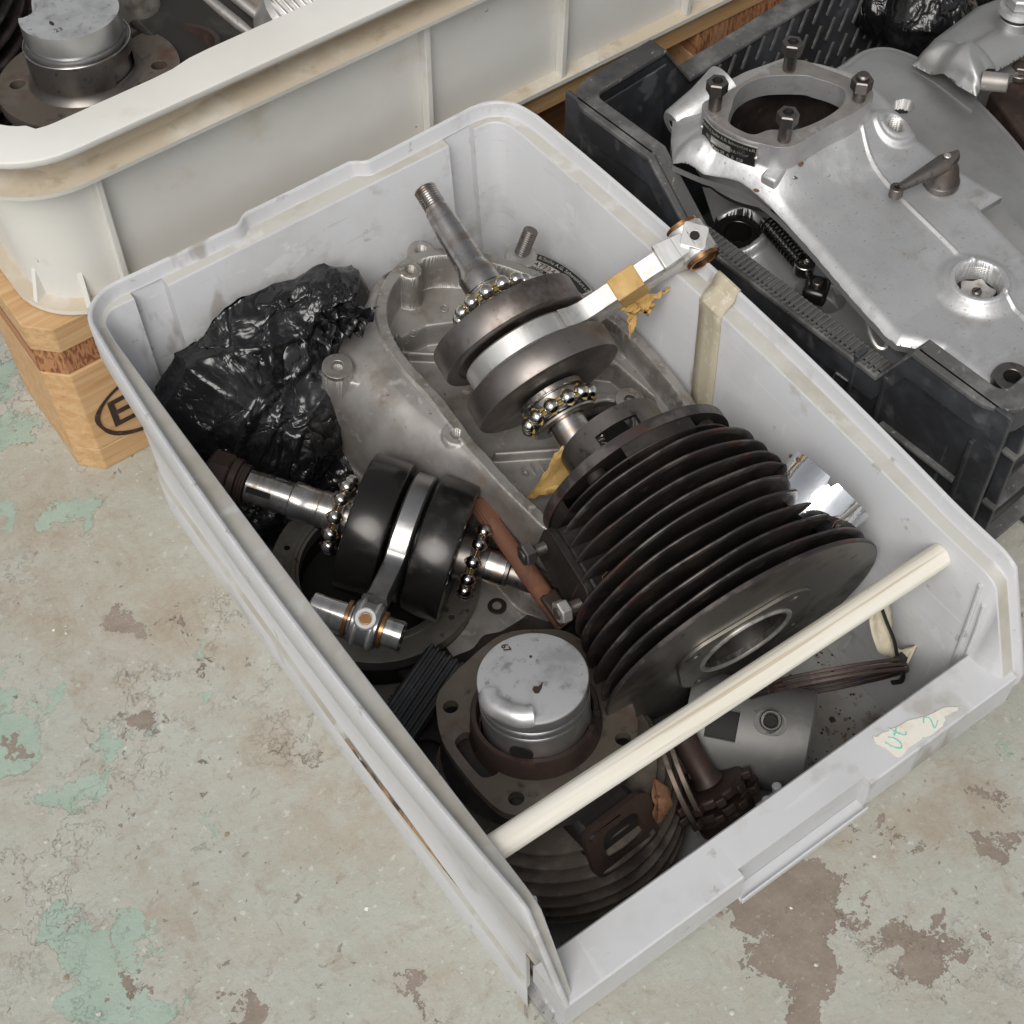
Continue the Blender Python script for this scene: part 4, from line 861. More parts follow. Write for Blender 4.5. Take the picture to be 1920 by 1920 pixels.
# ---------------- barrel standing upside down with its piston showing ----------------
def spin_fin(b, R, z, t=.0022, r0=.03, seg=96, seed=0, a0=0, a1=6.28318):
    rs = random.Random(seed); ph = rs.uniform(0, 6)
    prof = [(r0, z-t*.8), (R-.003, z-t*.5), (R-.0004, z-t*.42), (R, z), (R-.0004, z+t*.42), (R-.003, z+t*.5), (r0, z+t*.8)]
    n = len(prof); full = a1-a0 > 6.28; ns = seg if full else seg+1; vs = []
    for i in range(ns):
        t_ = a0+(a1-a0)*i/seg; w = 1+.004*math.sin(3*t_+ph)+.002*math.sin(9*t_+2*ph)
        vs += [(r*w*math.cos(t_), r*w*math.sin(t_), zz) for r, zz in prof]
    fs = [(i*n+j, ((i+1) % ns)*n+j, ((i+1) % ns)*n+(j+1) % n, i*n+(j+1) % n) for i in range(seg) for j in range(n)]
    return b.add(vs, fs, mi=[1 if 1 <= j <= 4 else 0 for i in range(seg) for j in range(n)])
def piston(par, R, h, z, notch=None, M=I4):
    """piston crown at local z; ring grooves under it"""
    b = MB(); zt = z
    b.lathe([(0, zt-.0002), (R-.0012, zt), (R-.0004, zt-.0003), (R, zt-.0012), (R, zt-.0085), (R-.0012, zt-.0086), (R-.0012, zt-.0110), (R, zt-.0111), (R, zt-.0145), (R-.0012, zt-.0146), (R-.0012, zt-.0168), (R, zt-.0169), (R, zt-h), (R-.003, zt-h), (R-.003, zt-.020)], 96, M, mi=[0, 0, 0, 1, 1, 1, 1, 1, 1, 1, 1, 1, 1, 1])
    return b.build('piston_body', [m_piston, m_pistonside], par, ang=35)
ftc = P(1005, 1356, .090); ax = Vector((.035, .135, 1)).normalized()
FD = frame(ftc, ax, (1, 0, 0)); lb = thing('upright_barrel', 'dark finned cylinder barrel standing in the bin corner, its brown flange upward around a silvery piston', 'cylinder barrel', FD)
lb['label'] = 'dark finned barrel standing flange up, a silvery piston in its mouth'
FDi = FD.inverted()
def fd(x, y): return tuple((FDi @ Pp(x, y, ftc, ax))[:2])
holes = [fd(845, 1325), fd(968, 1497), fd(1168, 1385), fd(1045, 1213)]
fo = [fd(*q) for q in [(818, 1330), (822, 1300), (838, 1278), (870, 1245), (940, 1190), (1020, 1180), (1075, 1190), (1150, 1250), (1190, 1330), (1195, 1385), (1180, 1425), (1090, 1480), (1010, 1520), (965, 1528), (925, 1510), (870, 1450), (830, 1390)]]
prt = [fd(*q) for q in [(853, 1390), (868, 1374), (893, 1374), (906, 1388), (932, 1440), (930, 1452), (908, 1458), (893, 1448), (862, 1410)]]
b = MB(); b.prism([tuple(p) for p in smooth_poly(fo, 4)], -.006, 0, [circ(.0305, 64)]+[circ(.0044, 20, h) for h in holes]+[[tuple(p) for p in smooth_poly(prt, 3)]], ms=0)
b.build('flange', m_ironflange, lb, bevel=.0008, ang=30)
# sleeve with a broken gap in its lip
b = MB(); b.lathe([(.0375, -.004), (.0358, .004), (.0352, .0125), (.0345, .0140), (.0322, .0140), (.0316, .013), (.0316, -.03)], 90, a0=rad(-38), a1=rad(318-14)); b.lathe([(.0375, -.004), (.0358, .004), (.0350, .0060), (.0330, .0065), (.0316, .006), (.0316, -.03)], 10, a0=rad(304), a1=rad(322))
b.build('sleeve', m_rustdark, lb, ang=40)
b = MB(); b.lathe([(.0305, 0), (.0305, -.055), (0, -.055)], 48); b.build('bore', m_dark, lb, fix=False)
b = MB(); b.lathe([(.036, -.006), (.050, -.010), (.055, -.020), (.046, -.026), (.040, -.080), (0, -.080)], 64); b.build('barrel_body', m_iron, lb)
for k, (z, R) in enumerate(((-.0330, .0590), (-.0400, .0630), (-.0470, .0665), (-.0545, .0690), (-.0620, .0705), (-.0695, .0712), (-.0770, .0712))):
    b = MB(); spin_fin(b, R+.0025, z, .0024, .036, 110, k); b.v = [(x_+.0030, y_-.0115*min(1, .4+.1*k), z_) for x_, y_, z_ in b.v]; b.build('fin', [m_dustyfin, m_dustyfin], lb, ang=60)
# port block on the side facing the low front wall
fr_ = FDi.to_3x3() @ Vector((.06, -1, 0)); af = math.atan2(fr_.y, fr_.x); MF = Rz(af)
b = MB(); b.box((.044, 0, -.036), (.044, .040, .034), MF); b.build('port_block', m_iron, lb, bevel=.005)
MPf = MF @ T(.0650, .002, -.034) @ Ry(rad(72)) @ Rz(rad(90))
b = MB(); b.prism(rrect(.046, .036, .008, 5), 0, .0042, [rrect(.026, .020, .007, 5)]+[circ(.0022, 14, (s*.0180, -s*.0125)) for s in (-1, 1)], M=MPf, ms=0); b.build('port_flange', m_rustdark, lb, bevel=.0007, ang=30)
b = MB(); b.prism(rrect(.0262, .0202, .007, 5), -.001, .0006, M=MPf); b.build('port_mouth', m_dark, lb)
pi_ = thing('piston', 'silvery piston with a raised bean shaped deflector, standing in the mouth of the dark barrel', 'piston', FD @ T(-.0005, -.002, 0))
zc = .0455
pb = piston(pi_, .0298, .058, zc)
inv = FDi.to_3x3()
def onc(x, y):      # point on the crown plane
    o = FD @ Vector((0, 0, zc)); q = (FD @ T(-.0005, -.002, 0)).inverted() @ Pp(x, y, o, ax); return (q.x, q.y)
bean = [onc(*q) for q in [(915, 1300), (918, 1318), (940, 1333), (975, 1345), (1003, 1343)]]
b = MB(); b.tube([(x*.95, y*.95, zc-.0008) for x, y in [tuple(p) for p in smooth_poly(bean, 5, False)]], [.0042]+[.0062]*19+[.0045], 20); b.build('deflector', m_piston, pi_)
for q, s_, ch in (((948, 1215), .0055, '67'),):
    x, y = onc(*q); text('stamp', ch, s_, T(x, y, zc+.0002) @ Rz(rad(-95)), m_ink, pi_, depth=.0001, bold=.0001)
hx = [onc(*q) for q in [(1018, 1278), (1016, 1290), (1010, 1300), (1003, 1300), (998, 1293), (1001, 1287), (1010, 1287)]]
b = MB(); b.prism(hx, zc-.0001, zc+.0002); b.build('dark_mark', m_ink, pi_, smooth=False)
x, y = onc(995, 1231); b = MB(); b.cyl(.0008, zc-.0002, zc+.0002, 10, T(x, y, 0)); b.build('centre_dot', m_ink, pi_)
# broken edge and pin hole
b = MB(); an = math.atan2(*reversed(onc(960, 1390))); b.cyl(.0065, .0285, .0302, 24, Rz(an) @ T(0, 0, .0175) @ Ry(rad(90))); b.build('pin_hole', m_dark, pi_)

# ---------------- grey sleeve piston lying on its side ----------------
s0, s1 = P(1290, 1350, .034), P(1512, 1395, .036)
gp = thing('bare_piston', 'plain grey piston lying on its side behind the front wall, its wrist pin sticking up', 'piston', frame(s1, (s0-s1).normalized()*1, (0, 0, 1)))
gp['label'] = 'dull grey piston lying on its side near the front wall, wrist pin sticking out'
GI = gp.matrix_world.inverted()
upl = GI.to_3x3() @ (Vector(CAM)-P(1400, 1390, .07)).normalized(); ag = math.atan2(upl.y, upl.x)
# skirt open window
Lg = .070; b = MB(); wa0, wa1 = ag+rad(-14), ag+rad(20)
def sh(a0, a1, za, zb, seg=20, ro=.0310, ri=.0285): b.lathe([(ro, za), (ro, zb), (ri, zb), (ri, za)], seg, a0=a0, a1=a1, closed=True)
sh(wa1, wa0+2*math.pi, .040, .058, 60); sh(0, 2*math.pi-1e-5, .0, .040, 72); sh(0, 2*math.pi-1e-5, .058, Lg, 72)
b.lathe([(.0310, 0), (.0300, -.0012), (0, -.0016)], 72); b.build('skirt', m_dullpiston, gp, ang=35)
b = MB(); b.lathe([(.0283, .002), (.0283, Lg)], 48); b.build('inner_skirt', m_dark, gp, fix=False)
MW = Rz(ag+.25) @ T(.0230, 0, .0225) @ Ry(rad(90)) @ Rz(0); b = MB(); b.ring(.0062, .0042, -.004, .0125, 32, MW, b=.0006); b.build('wrist_pin', m_steel, gp)
b = MB(); b.cyl(.0043, .004, .0095, 24, MW); b.build('pin_bore', m_dark, gp)
b = MB(); b.prism(rrect(.019, .0145, .0070, 5), .0062, .0082, [circ(.0064, 24, (.001, 0))], M=MW); b.build('pin_recess', m_dullpiston, gp, bevel=.0005)

# ---------------- corroded flange joint by the front wall ----------------
v0, v1 = P(1290, 1400, .060), P(1385, 1570, .018)
vz = (v1-v0).normalized(); vf = thing('toothed_hub', 'oily brown toothed hub with a short stub shaft, lying by the front wall', 'hub', frame(v0, vz))
b = MB(); b.lathe([(0, -.012), (.0085, -.012), (.0075, .002), (.0070, .020), (.0095, .024), (0, .024)], 32); b.build('stub_shaft', m_rustdark, vf)
b = MB()
for k in range(10):
    a = 2*math.pi*k/10; b.box((.0215*math.cos(a), .0215*math.sin(a), 0), (.0062, .0062, .0052), T(0, 0, .0285) @ Rz(0) , 0) if False else b.box((.0215, 0, .0285), (.0072, .0060, .0052), Rz(a))
b.lathe([(0, .0255), (.0190, .0255), (.0205, .0265), (.0205, .0315), (0, .0315)], 48); b.build('toothed_plate', m_rustdark, vf, bevel=.0008)
b = MB()
for k in range(10): b.box((.0225, 0, .0365), (.0072, .0060, .0050), Rz(2*math.pi*k/10+.2))
b.lathe([(0, .034), (.0210, .034), (.0215, .0392), (0, .0392)], 48); b.build('toothed_plate', m_rustdark, vf, bevel=.0008)
b = MB(); b.lathe([(0, .0392), (.0185, .0392), (.0190, .0430), (.0165, .0440), (.0165, .0470), (.0180, .0475), (.0180, .0515), (.0120, .0530), (0, .0530)], 48); b.build('hub_body', m_rustdark, vf)
# two thin rings leaning between the barrel and the piston
for k, (x, y, z, rr_) in enumerate(((1268, 1450, .050, .030), (1282, 1440, .048, .029))):
    c = P(x, y, z); o = thing('thin_ring', ('thin brown iron ring leaning against the dark standing barrel', 'thin brown iron ring next to the stub of the toothed hub')[k], 'ring', frame(c, (.86, -.34, .30)), 'iron rings leaning in the bin')
    b = MB(); b.ring(rr_, rr_-.0045, -.0014, .0014, 64); b.build('ring_band', m_ironflange, o)
    b = MB(); b.box((rr_-.002, 0, 0), (.006, .0012, .004)); b.build('ring_gap', m_dark, o, smooth=False)
# grey plastic stubs and a dead leaf
c = P(1437, 1497, .050)
o = thing('plastic_clip', 'small pale plastic clip poking up behind the front wall', 'clip', T(*c)); 
for dx, dy in ((0, 0), (.010, .003)):
    b = MB(); b.cyl(.0028, -.03, 0, 16, T(dx, dy, 0) @ Rx(rad(-18)), b=.001); b.build('prong', m_bin, o)
b = MB(); b.box((.005, .001, -.022), (.020, .008, .016)); b.build('clip_body', m_bin, o, bevel=.001)
def leaf(px, py, z, L, rot_, label):
    c = P(px, py, z); b = MB(); rs = random.Random(px); vs = []; n = 8
    for i in range(n+1):
        t = i/n; w = .32*L*math.sin(math.pi*min(1, t*1.02))**.8*(1+rs.uniform(-.15, .15)); zc_ = .12*L*math.sin(3*t)
        vs += [(t*L, -w, zc_+.25*w), (t*L, 0, zc_-.1*w), (t*L, w*rs.uniform(.7, 1.1), zc_+.45*w)]
    b.add(vs, [(i*3+k, i*3+k+1, i*3+k+4, i*3+k+3) for i in range(n) for k in range(2)])
    o = b.build('dead_leaf', m_leaf, None, fix=False); o.matrix_world = T(*c) @ rot_; sm = o.modifiers.new('thick', 'SOLIDIFY'); sm.thickness = .0003; tag(o, label, 'leaf'); return o
leaf(1232, 1545, .058, .026, Rz(rad(60)) @ Ry(rad(-40)) @ Rx(rad(30)), 'curled brown dead leaf caught beside the standing barrel')
# oily dark block in the corner between bin wall and barrel
o = thing('ribbed_pedal', 'black ribbed rubber pedal piece in the shadow near the left wall', 'pedal', frame(P(790, 1300, .052), (.1, -.2, 1), (P(770, 1345, .05)-P(835, 1250, .05))))
b = MB(); b.box((0, 0, -.006), (.060, .026, .016)); b.build('pedal_block', m_rub, o, bevel=.003)
for k in range(6): b = MB(); b.box((0, -.0105+k*.0042, .0030), (.058, .0022, .0032)); b.build('rib', m_rub, o, bevel=.0006)
b = MB()
o = thing('cast_cover_plate', 'dark oily cast plate under the standing barrel beside the left wall', 'cover plate', frame(P(800, 1420, .040), (.05, .05, 1), (1, .2, 0)))
b = MB(); pl = [(-.010, .030), (.01, .042), (.03, .045), (.05, .01), (.045, -.04), (.03, -.050), (.012, -.030), (-.004, .0)]
b.prism([tuple(p) for p in smooth_poly(pl, 5)], -.03, .0); b.build('plate_body', m_iron, o, bevel=.003)
b = MB(); b.ring(.016, .010, 0, .004, 32, T(.0, .0, 0)); b.build('boss', m_iron, o)

o = thing('oily_filler_plate', 'black oily filler plate, added over the bin floor as dark fill between the machined ring and the standing barrel', 'plate', frame(P(900, 1190, .022), (.03, .04, 1), (1, 0, 0)))  # filler plate added to darken the bare bin floor, standing for oily parts
b = MB(); b.prism([tuple(p) for p in smooth_poly([(-.045, -.030), (-.055, .030), (-.02, .055), (.035, .045), (.060, .0), (.055, -.05), (.0, -.052)], 4)], -.014, 0); b.build('plate_body', m_iron, o, bevel=.002)
for x_, y_ in ((.02, .01), (-.01, -.02), (.03, -.03)): b = MB(); b.ring(.006, .003, 0, .003, 24, T(x_, y_, 0)); b.build('bolt_boss', m_iron, o)
# ---------------- chrome tin behind the big cylinder ----------------
t0 = P(1556, 912, .162); ch = thing('chrome_cap', 'x', 'cap', frame(t0, (-.85, -.05, -.45), (.2, 1, 0)) @ T(0, 0, -.028) @ T(0, 0, 0))
ch['label'] = 'shiny chrome cap with a rusty notched edge, squeezed behind the big finned cylinder'
b = MB(); seg = 96; vs = []; rs = random.Random(4)
hts = []
for i in range(seg):
    a = 360*i/seg; hgt = .0; 
    for c in (15, 70, 130, 190, 245, 310):
        if abs((a-c+180) % 360-180) < 4: hgt = .0052
    hts.append(hgt)
R = .0265
prof = lambda i: [(0, .060), (R*.60, .058), (R*.90, .052), (R, .042), (R, .036), (R*1.003, .030+.001), (R*1.01, .026+hts[i]*.999), (R-.0010, .026+hts[i]*.999), (R-.0016, .036), (R-.0014, .044)]
n = 10
for i in range(seg):
    t = 2*math.pi*i/seg; vs += [(r*math.cos(t)*(1+.012*math.sin(2*t)), r*math.sin(t), z) for r, z in prof(i)]
b.add(vs, [(i*n+j, ((i+1) % seg)*n+j, ((i+1) % seg)*n+j+1, i*n+j+1) for i in range(seg) for j in range(n-1)]); b.build('cap_shell', m_chrome, ch, fix=False)
for k, a in enumerate((15, 62, 300, 340)):
    b = MB(); b.ball((R*math.cos(rad(a)), R*math.sin(rad(a)), +.0300), .0018, 10, sc=(1, 1, .7)); b.build('rust_spot', m_rust, ch)

# ---------------- bundle of piston rings with paper tag and cable tie ----------------
r0, r1 = P(1370, 1308, .066), P(1690, 1254, .060); dr = (r1-r0).normalized()
for k in range(3):
    ctr = r0+(r1-r0)*.42+Vector((0, 0, .0)); nrm = dr.cross(Vector((-.35, .45, .82)).normalized()).normalized()
    nn = (Vector((.10, -.55, .80))).normalized(); nn = (nn-dr*nn.dot(dr)).normalized()
    # ring seen edge-on: its plane holds the bundle direction and dips away from the camera
    zax = dr.cross(nn).normalized(); vdir = (Vector(CAM)-ctr).normalized(); pl = (vdir-dr*vdir.dot(dr)).normalized(); nz = dr.cross(pl).normalized()
    nz = (nz+pl*.07).normalized()
    R_ = .047; c = r1-dr*(R_-.001)-pl*.0+nz*(k*.0026-.003)
    o = thing('piston_ring', 'rusty piston ring, %s of the three tied in a bundle by a paper tag' % ('lowest', 'middle one', 'topmost')[k], 'piston ring', frame(c-Vector((0, 0, 0)), nz, dr), 'piston rings tied in a bundle')
    b = MB(); b.ring(R_, R_-.0026, -.0010, .0010, 96); b.build('ring_band', m_rustdark, o)
    if k == 1:
        b = MB(); b.box((R_*math.cos(-.75), R_*math.sin(-.75), 0), (.004, .003, .0024), I4); b.build('blue_paint_dab', mat('blue_dab', (.03, .07, .35), .5), o)
tgp = [P(1640, 1142, .108), P(1655, 1178, .098), P(1668, 1210, .088), P(1684, 1232, .080), P(1712, 1226, .082)]
o = thing('paper_tag', 'crumpled yellowish paper tag tied to the rusty piston rings', 'tag')
b = MB(); vs = []; rs = random.Random(8); pts = smooth_poly(tgp, 5, False); wd = Vector((.8, .35, .1)).normalized()
for i, p in enumerate(pts):
    w = .0075+.004*math.sin(i*.35)
    for k in range(5): u = (k/4-.5)*2*w; vs.append(tuple(Vector(p)+wd*u+Vector((0, 0, .0022*math.sin(k*1.6+i*.5)+rs.uniform(-.0007, .0007)))))
b.add(vs, [(i*5+k, i*5+k+1, (i+1)*5+k+1, (i+1)*5+k) for i in range(len(pts)-1) for k in range(4)]); q = b.build('tag_sheet', m_tape, o, fix=False); q.modifiers.new('thick', 'SOLIDIFY').thickness = .0003
o = thing('cable_tie', 'thin black cable tie looped round the rusty piston rings and paper tag', 'cable tie')
b = MB(); cp = [P(1650, 1130, .114), P(1662, 1165, .106), P(1676, 1200, .096), P(1684, 1236, .086), P(1693, 1256, .072), P(1690, 1276, .060), P(1672, 1280, .054)]
b.tube([tuple(p) for p in smooth_poly(cp, 5, False)], .00125, 8, sq=(1.3, .6)); b.build('strap', m_blacktie, o)
b = MB(); b.box(tuple(P(1687, 1238, .086)), (.0065, .0055, .0070)); b.build('lock_head', m_blacktie, o, bevel=.0006)

# short straw bits on the big cylinder and loose fibres
for k, (x, y, z, a) in enumerate(((1130, 1095, .150, 40), (1455, 1010, .165, -20), (1560, 990, .172, 10))):
    c = P(x, y, z); b = MB(); b.tube([(0, 0, 0), (.004, .001, .0012), (.008, -.0006, .0005)], .0003, 5, T(*c) @ Rz(rad(a))); q = b.build('straw_bit', m_leaf, None); tag(q, ('tiny dry straw on the left flank of the big finned cylinder', 'tiny dry straw lying across the middle fins of the big cylinder', 'tiny dry straw near the light end face of the big cylinder')[k], 'straw', 'straw bits on the big cylinder')
# ---------------- wooden dowel ----------------
d0, d1 = P(937, 1583, .166), P(1765, 1040, .166); d0.x = left_i(-.17)+.0006; 
dv = (d1-d0).normalized(); dw = MB(); dw.lathe([(0, 0), (.0066, 0), (.0070, .0004), (.0070, (d1-d0).length-.0004), (.0066, (d1-d0).length), (0, (d1-d0).length)], 40)
do = dw.build('dowel', m_dowel, None); do.matrix_world = frame(d0, dv, (0, 0, 1)); tag(do, 'pale wooden dowel jammed across the grey bin above the parts', 'dowel')
# local x axis of the grain runs along the dowel in this object's frame
# ---------------- masking tape over the right wall, torn label on the front ledge ----------------
b = MB(); tw = .0105; y0, y1 = .0235, .0085
def tp_row(x, z, ya, yb): return [(x, ya, z), (x, (ya*2+yb)/3, z), (x, (ya+yb*2)/3, z), (x, yb, z)]
rows = []
xo = right_o(.01); xi = right_i(.01)
for x, z, dy in ((xi-.0055, .062, -.008), (xi-.0048, .085, -.0065), (xi-.0040, .11, -.0045), (xi-.0028, .14, -.003), (xi-.0012, .17, -.001), (xi-.0007, .1808, 0), (xi+.0006, .1822, 0), (xi+.004, .1838, .001), (xo-.006, .1860, .0015), (xo-.0042, .1900, .002), (xo-.0022, .1925, .002), (xo-.0005, .1922, .0025), (xo+.0008, .1850, .003)):
    rows.append(tp_row(x, z, .0300+dy*1.2, .0105+dy*1.2))
b.add([p for r in rows for p in r], [(i*4+k, i*4+k+1, (i+1)*4+k+1, (i+1)*4+k) for i in range(len(rows)-1) for k in range(3)])
q = b.build('masking_tape_strip', m_tape, None, fix=False); q.modifiers.new('thick', 'SOLIDIFY').thickness = .0003; tag(q, 'yellowed masking tape strip folded over the right wall of the grey bin', 'tape')
lb_ = [P(*q, .1183) for q in [(1637, 1383), (1662, 1372), (1690, 1358), (1725, 1345), (1770, 1328), (1803, 1322), (1790, 1336), (1772, 1345), (1768, 1362), (1752, 1376), (1725, 1388), (1702, 1402), (1697, 1412), (1688, 1420), (1678, 1420), (1660, 1402), (1645, 1396)]]
rs = random.Random(2); jag = []
for i, p in enumerate(lb_):
    q = lb_[(i+1) % len(lb_)]
    for k in range(3): r = p+(q-p)*(k/3); jag.append((r.x+rs.uniform(-.0006, .0006), r.y+rs.uniform(-.0006, .0006)))
o = thing('torn_label', 'torn white paper label with teal handwriting on the front ledge of the grey bin', 'label'); b = MB(); b.prism(jag, .11805, .1184); b.build('paper', m_paper, o, smooth=False)
c = P(1681, 1384, .1186); c3 = P(1745, 1355, .1186)
b = MB(); RMt = Rz(rad(25))
for st_ in ([(-.0052, .0042), (-.0058, 0), (-.0046, -.0040), (-.0020, -.0034), (-.0008, .0005), (-.0018, .0040)], [(.0032, .0058), (.0030, .0), (.0036, -.0034), (.0058, -.0030)], [(.0008, .0016), (.0062, .0022)]):
    b.tube([(*p[:2], 0) for p in smooth_poly(st_, 5, False)], .00042, 6, T(*c) @ RMt)
b.build('handwriting', m_teal, o)
b = MB(); b.tube([(*p[:2], 0) for p in smooth_poly([(-.002, .003), (.001, .004), (.002, .001), (-.002, -.003), (.003, -.003)], 5, False)], .00035, 6, T(*c3) @ RMt); b.build('handwriting', m_teal, o)
# yellow greasy paper wrapped on the short crank end
F1i = ck.matrix_world
o = thing('oiled_paper', 'crumpled brown oiled paper wrapped round the lower end of the brown crankshaft', 'paper')
e0 = F1i @ Vector((0, 0, -.086)); b = MB(); rs = random.Random(12)
pg = [[P(1040, 850, .128), P(1075, 832, .131), P(1108, 838, .131)], [P(1030, 870, .118), P(1070, 860, .124), P(1100, 858, .124)], [P(1010, 905, .100), P(1050, 885, .108), P(1095, 882, .112)], [P(992, 925, .088), P(1040, 915, .094), P(1086, 905, .102)], [P(985, 940, .084), P(1030, 935, .088), P(1082, 926, .095)]]
vs = []; R_ = 10
grid = np.array([[list(p) for p in r] for r in pg])
def bil(u, v):
    i = min(int(u*4), 3); j = min(int(v*2), 1); a = u*4-i; c = v*2-j
    return grid[i, j]*(1-a)*(1-c)+grid[i+1, j]*a*(1-c)+grid[i, j+1]*(1-a)*c+grid[i+1, j+1]*a*c
for i in range(R_+1):
    for j in range(R_+1): p = bil(i/R_, j/R_); vs.append((p[0]+rs.uniform(-.0006, .0006), p[1]+rs.uniform(-.0006, .0006), p[2]+rs.uniform(-.0014, .0014)+.004*math.sin(math.pi*j/R_)))
b.add(vs, [(i*(R_+1)+j, i*(R_+1)+j+1, (i+1)*(R_+1)+j+1, (i+1)*(R_+1)+j) for i in range(R_) for j in range(R_)]); q = b.build('paper_sheet', m_yellow, o, fix=False, ang=22); q.modifiers.new('thick', 'SOLIDIFY').thickness = .0003

# ---------------- black polythene bag ----------------
def bag(name, label, blobs, ridges, seed, res=3, parent=None, mouth=None):
    """crumpled bag: union of stretched balls wrapped by a shrunken skin, folded by creases"""
    bm = bmesh.new(); bmesh.ops.create_icosphere(bm, subdivisions=6 if res > 3 else 5, radius=1); c0 = Vector(blobs[0][0])
    vs = np.array([v.co for v in bm.verts])
    C = np.array([b_[0] for b_ in blobs]); Rr = np.array([b_[1] for b_ in blobs])
    cen = np.average(C, axis=0)
    rs = np.random.RandomState(seed)
    # support distance along every direction
    best = np.zeros(len(vs))
    for c, r in zip(C, Rr):
        # ray from cen along v: farthest hit with ellipsoid
        o = (cen-c)/r; d = vs/r; A = (d*d).sum(1); B = (d*o).sum(1); Cc = (o*o).sum()-1; D = B*B-A*Cc
        t = np.where(D > 0, (-B+np.sqrt(np.maximum(D, 0)))/A, 0); best = np.maximum(best, t)
    best = np.maximum(best, .012)
    # folds gather towards the neck: ridges follow the angle round it
    pts = cen+vs*best[:, None]; N = np.array(mouth if mouth is not None else blobs[0][0]); ax_ = cen-N; ax_ = ax_/(np.linalg.norm(ax_)+1e-9)
    e1 = np.cross(ax_, [0, 0, 1]); e1 /= np.linalg.norm(e1); e2 = np.cross(ax_, e1); v_ = pts-N; ss = np.linalg.norm(v_, axis=1); ph_ = np.arctan2(v_@e2, v_@e1)
    low = lambda w, k: sum(np.sin(pts@rs.normal(size=3)*w+rs.rand()*6.28) for _ in range(k))/k
    f = np.zeros(len(vs))
    for kk, am in ((3, .0042), (5, .0036), (8, .0026), (13, .0017), (21, .0010)):
        q = kk*ph_+1.7*np.sin(ss*rs.uniform(30, 60)+rs.rand()*6)+1.6*low(28, 3)+rs.rand()*6
        f += am*((1-np.abs(np.sin(q)))**2.4-.28)*np.clip(.45+1.6*low(24, 3), 0, 1.3)
    for k in range(9):
        d = rs.normal(size=3); d /= np.linalg.norm(d); w = rs.uniform(35, 110)
        q = pts@d*w+2.2*low(30, 3)+rs.rand()*6; f += (1-np.abs(np.sin(q)))**4*(.085/w)*np.clip(2.2*low(20, 3), 0, 1)
    best = best+f+.0022*low(34, 4)
    for (a, b_, amp, wd) in ridges:
        a = np.array(a); b_ = np.array(b_); ab = b_-a; t = np.clip(((pts-a)@ab)/(ab@ab), 0, 1); dd = np.linalg.norm(pts-a-t[:, None]*ab, axis=1); best = best+amp*np.maximum(0, 1-dd/wd)**1.4
    for v, d, t in zip(bm.verts, vs, best): v.co = Vector(cen+d*t)
    me = bpy.data.meshes.new(name); bm.to_mesh(me); bm.free(); me.materials.append(m_bag); me.shade_smooth(); me.set_sharp_from_angle(angle=rad(62))
    o = bpy.data.objects.new(name, me); S.collection.objects.link(o)
    return o
B0 = P(470, 660, .105)
bl = [(P(500, 640, .108), (.056, .046, .044)), (P(415, 745, .085), (.048, .052, .055)), (P(510, 780, .068), (.058, .054, .056)), (P(600, 580, .126), (.036, .024, .026)), (P(480, 880, .034), (.060, .056, .036)), (P(640, 850, .036), (.050, .040, .034))]
rd = [(tuple(P(640, 560, .14)), tuple(P(560, 900, .07)), .008, .012), (tuple(P(600, 560, .145)), tuple(P(520, 760, .10)), .007, .010), (tuple(P(480, 600, .14)), tuple(P(400, 620, .12)), .006, .012)]
bo_ = bag('plastic_bag', '', [(tuple(c), np.array(r)) for c, r in bl], rd, 5, 4, mouth=tuple(P(632, 572, .142)))
tag(bo_, 'crumpled glossy black plastic bag in the back left corner of the grey bin', 'plastic bag')
cm = bo_.data
for v in cm.vertices:     # keep it inside the bin
    v.co.x = max(v.co.x, -.1405+.0015*math.sin(v.co.y*300)); v.co.y = min(v.co.y, .2155); v.co.z = max(v.co.z, .006)
# tuft of gathered film at the neck
o = None; rs = random.Random(9)
for k in range(7):
    b = MB(); vs = []; p0 = P(610+rs.uniform(-25, 30), 580+rs.uniform(-10, 25), .142); tgt = P(*((692, 604), (668, 572), (640, 540), (612, 528), (585, 545), (655, 625), (600, 640))[k], .148)
    dd = (tgt-p0); sd_ = dd.cross(Vector((0, 0, 1))).normalized()
    for i in range(9):
        t = i/8
        for j in range(7): u = (j/6-.5)*(.010+.016*t); vs.append(tuple(p0+dd*t+sd_*u+Vector((0, 0, .0045*math.sin(j*2.2+k)+.002*math.sin(i*1.7+j)))))
    b.add(vs, [(i*7+j, i*7+j+1, (i+1)*7+j+1, (i+1)*7+j) for i in range(8) for j in range(6)]); q = b.build('gathered_neck', m_bag, bo_, fix=False, ang=30); q.modifiers.new('thick', 'SOLIDIFY').thickness = .0002
# grit and chips on the bin floor
b = MB(); rs = random.Random(14)
for k in range(520):
    if k < 400: c = P(rs.uniform(1380, 1760), rs.uniform(1150, 1480), .0045)
    else: c = Vector((rs.uniform(-.13, .13), rs.uniform(-.2, .2), .0045))
    if c.x > .137 or c.y < -.208: continue
    r = rs.uniform(.0003, .0011) if k % 40 else rs.uniform(.002, .0035); a = rs.uniform(0, 6)
    b.add([(c.x+r*math.cos(a+i*1.57), c.y+r*math.sin(a+i*1.57), c.z) for i in range(4)]+[(c.x, c.y, c.z+r*.8)], [(i, (i+1) % 4, 4) for i in range(4)])
b.build('loose_grit', m_grit, None, kind='stuff', smooth=False, fix=False)
b = MB(); spts = [P(*q, .006) for q in [(1655, 1295), (1690, 1290), (1705, 1310), (1695, 1340), (1660, 1345)]]; b.tube([tuple(p) for p in smooth_poly(spts, 6, False)], .0004, 6); q = b.build('loose_fibre', m_darksteel, None); tag(q, 'thin curled wire strand on the bin floor near the paper tag', 'wire')

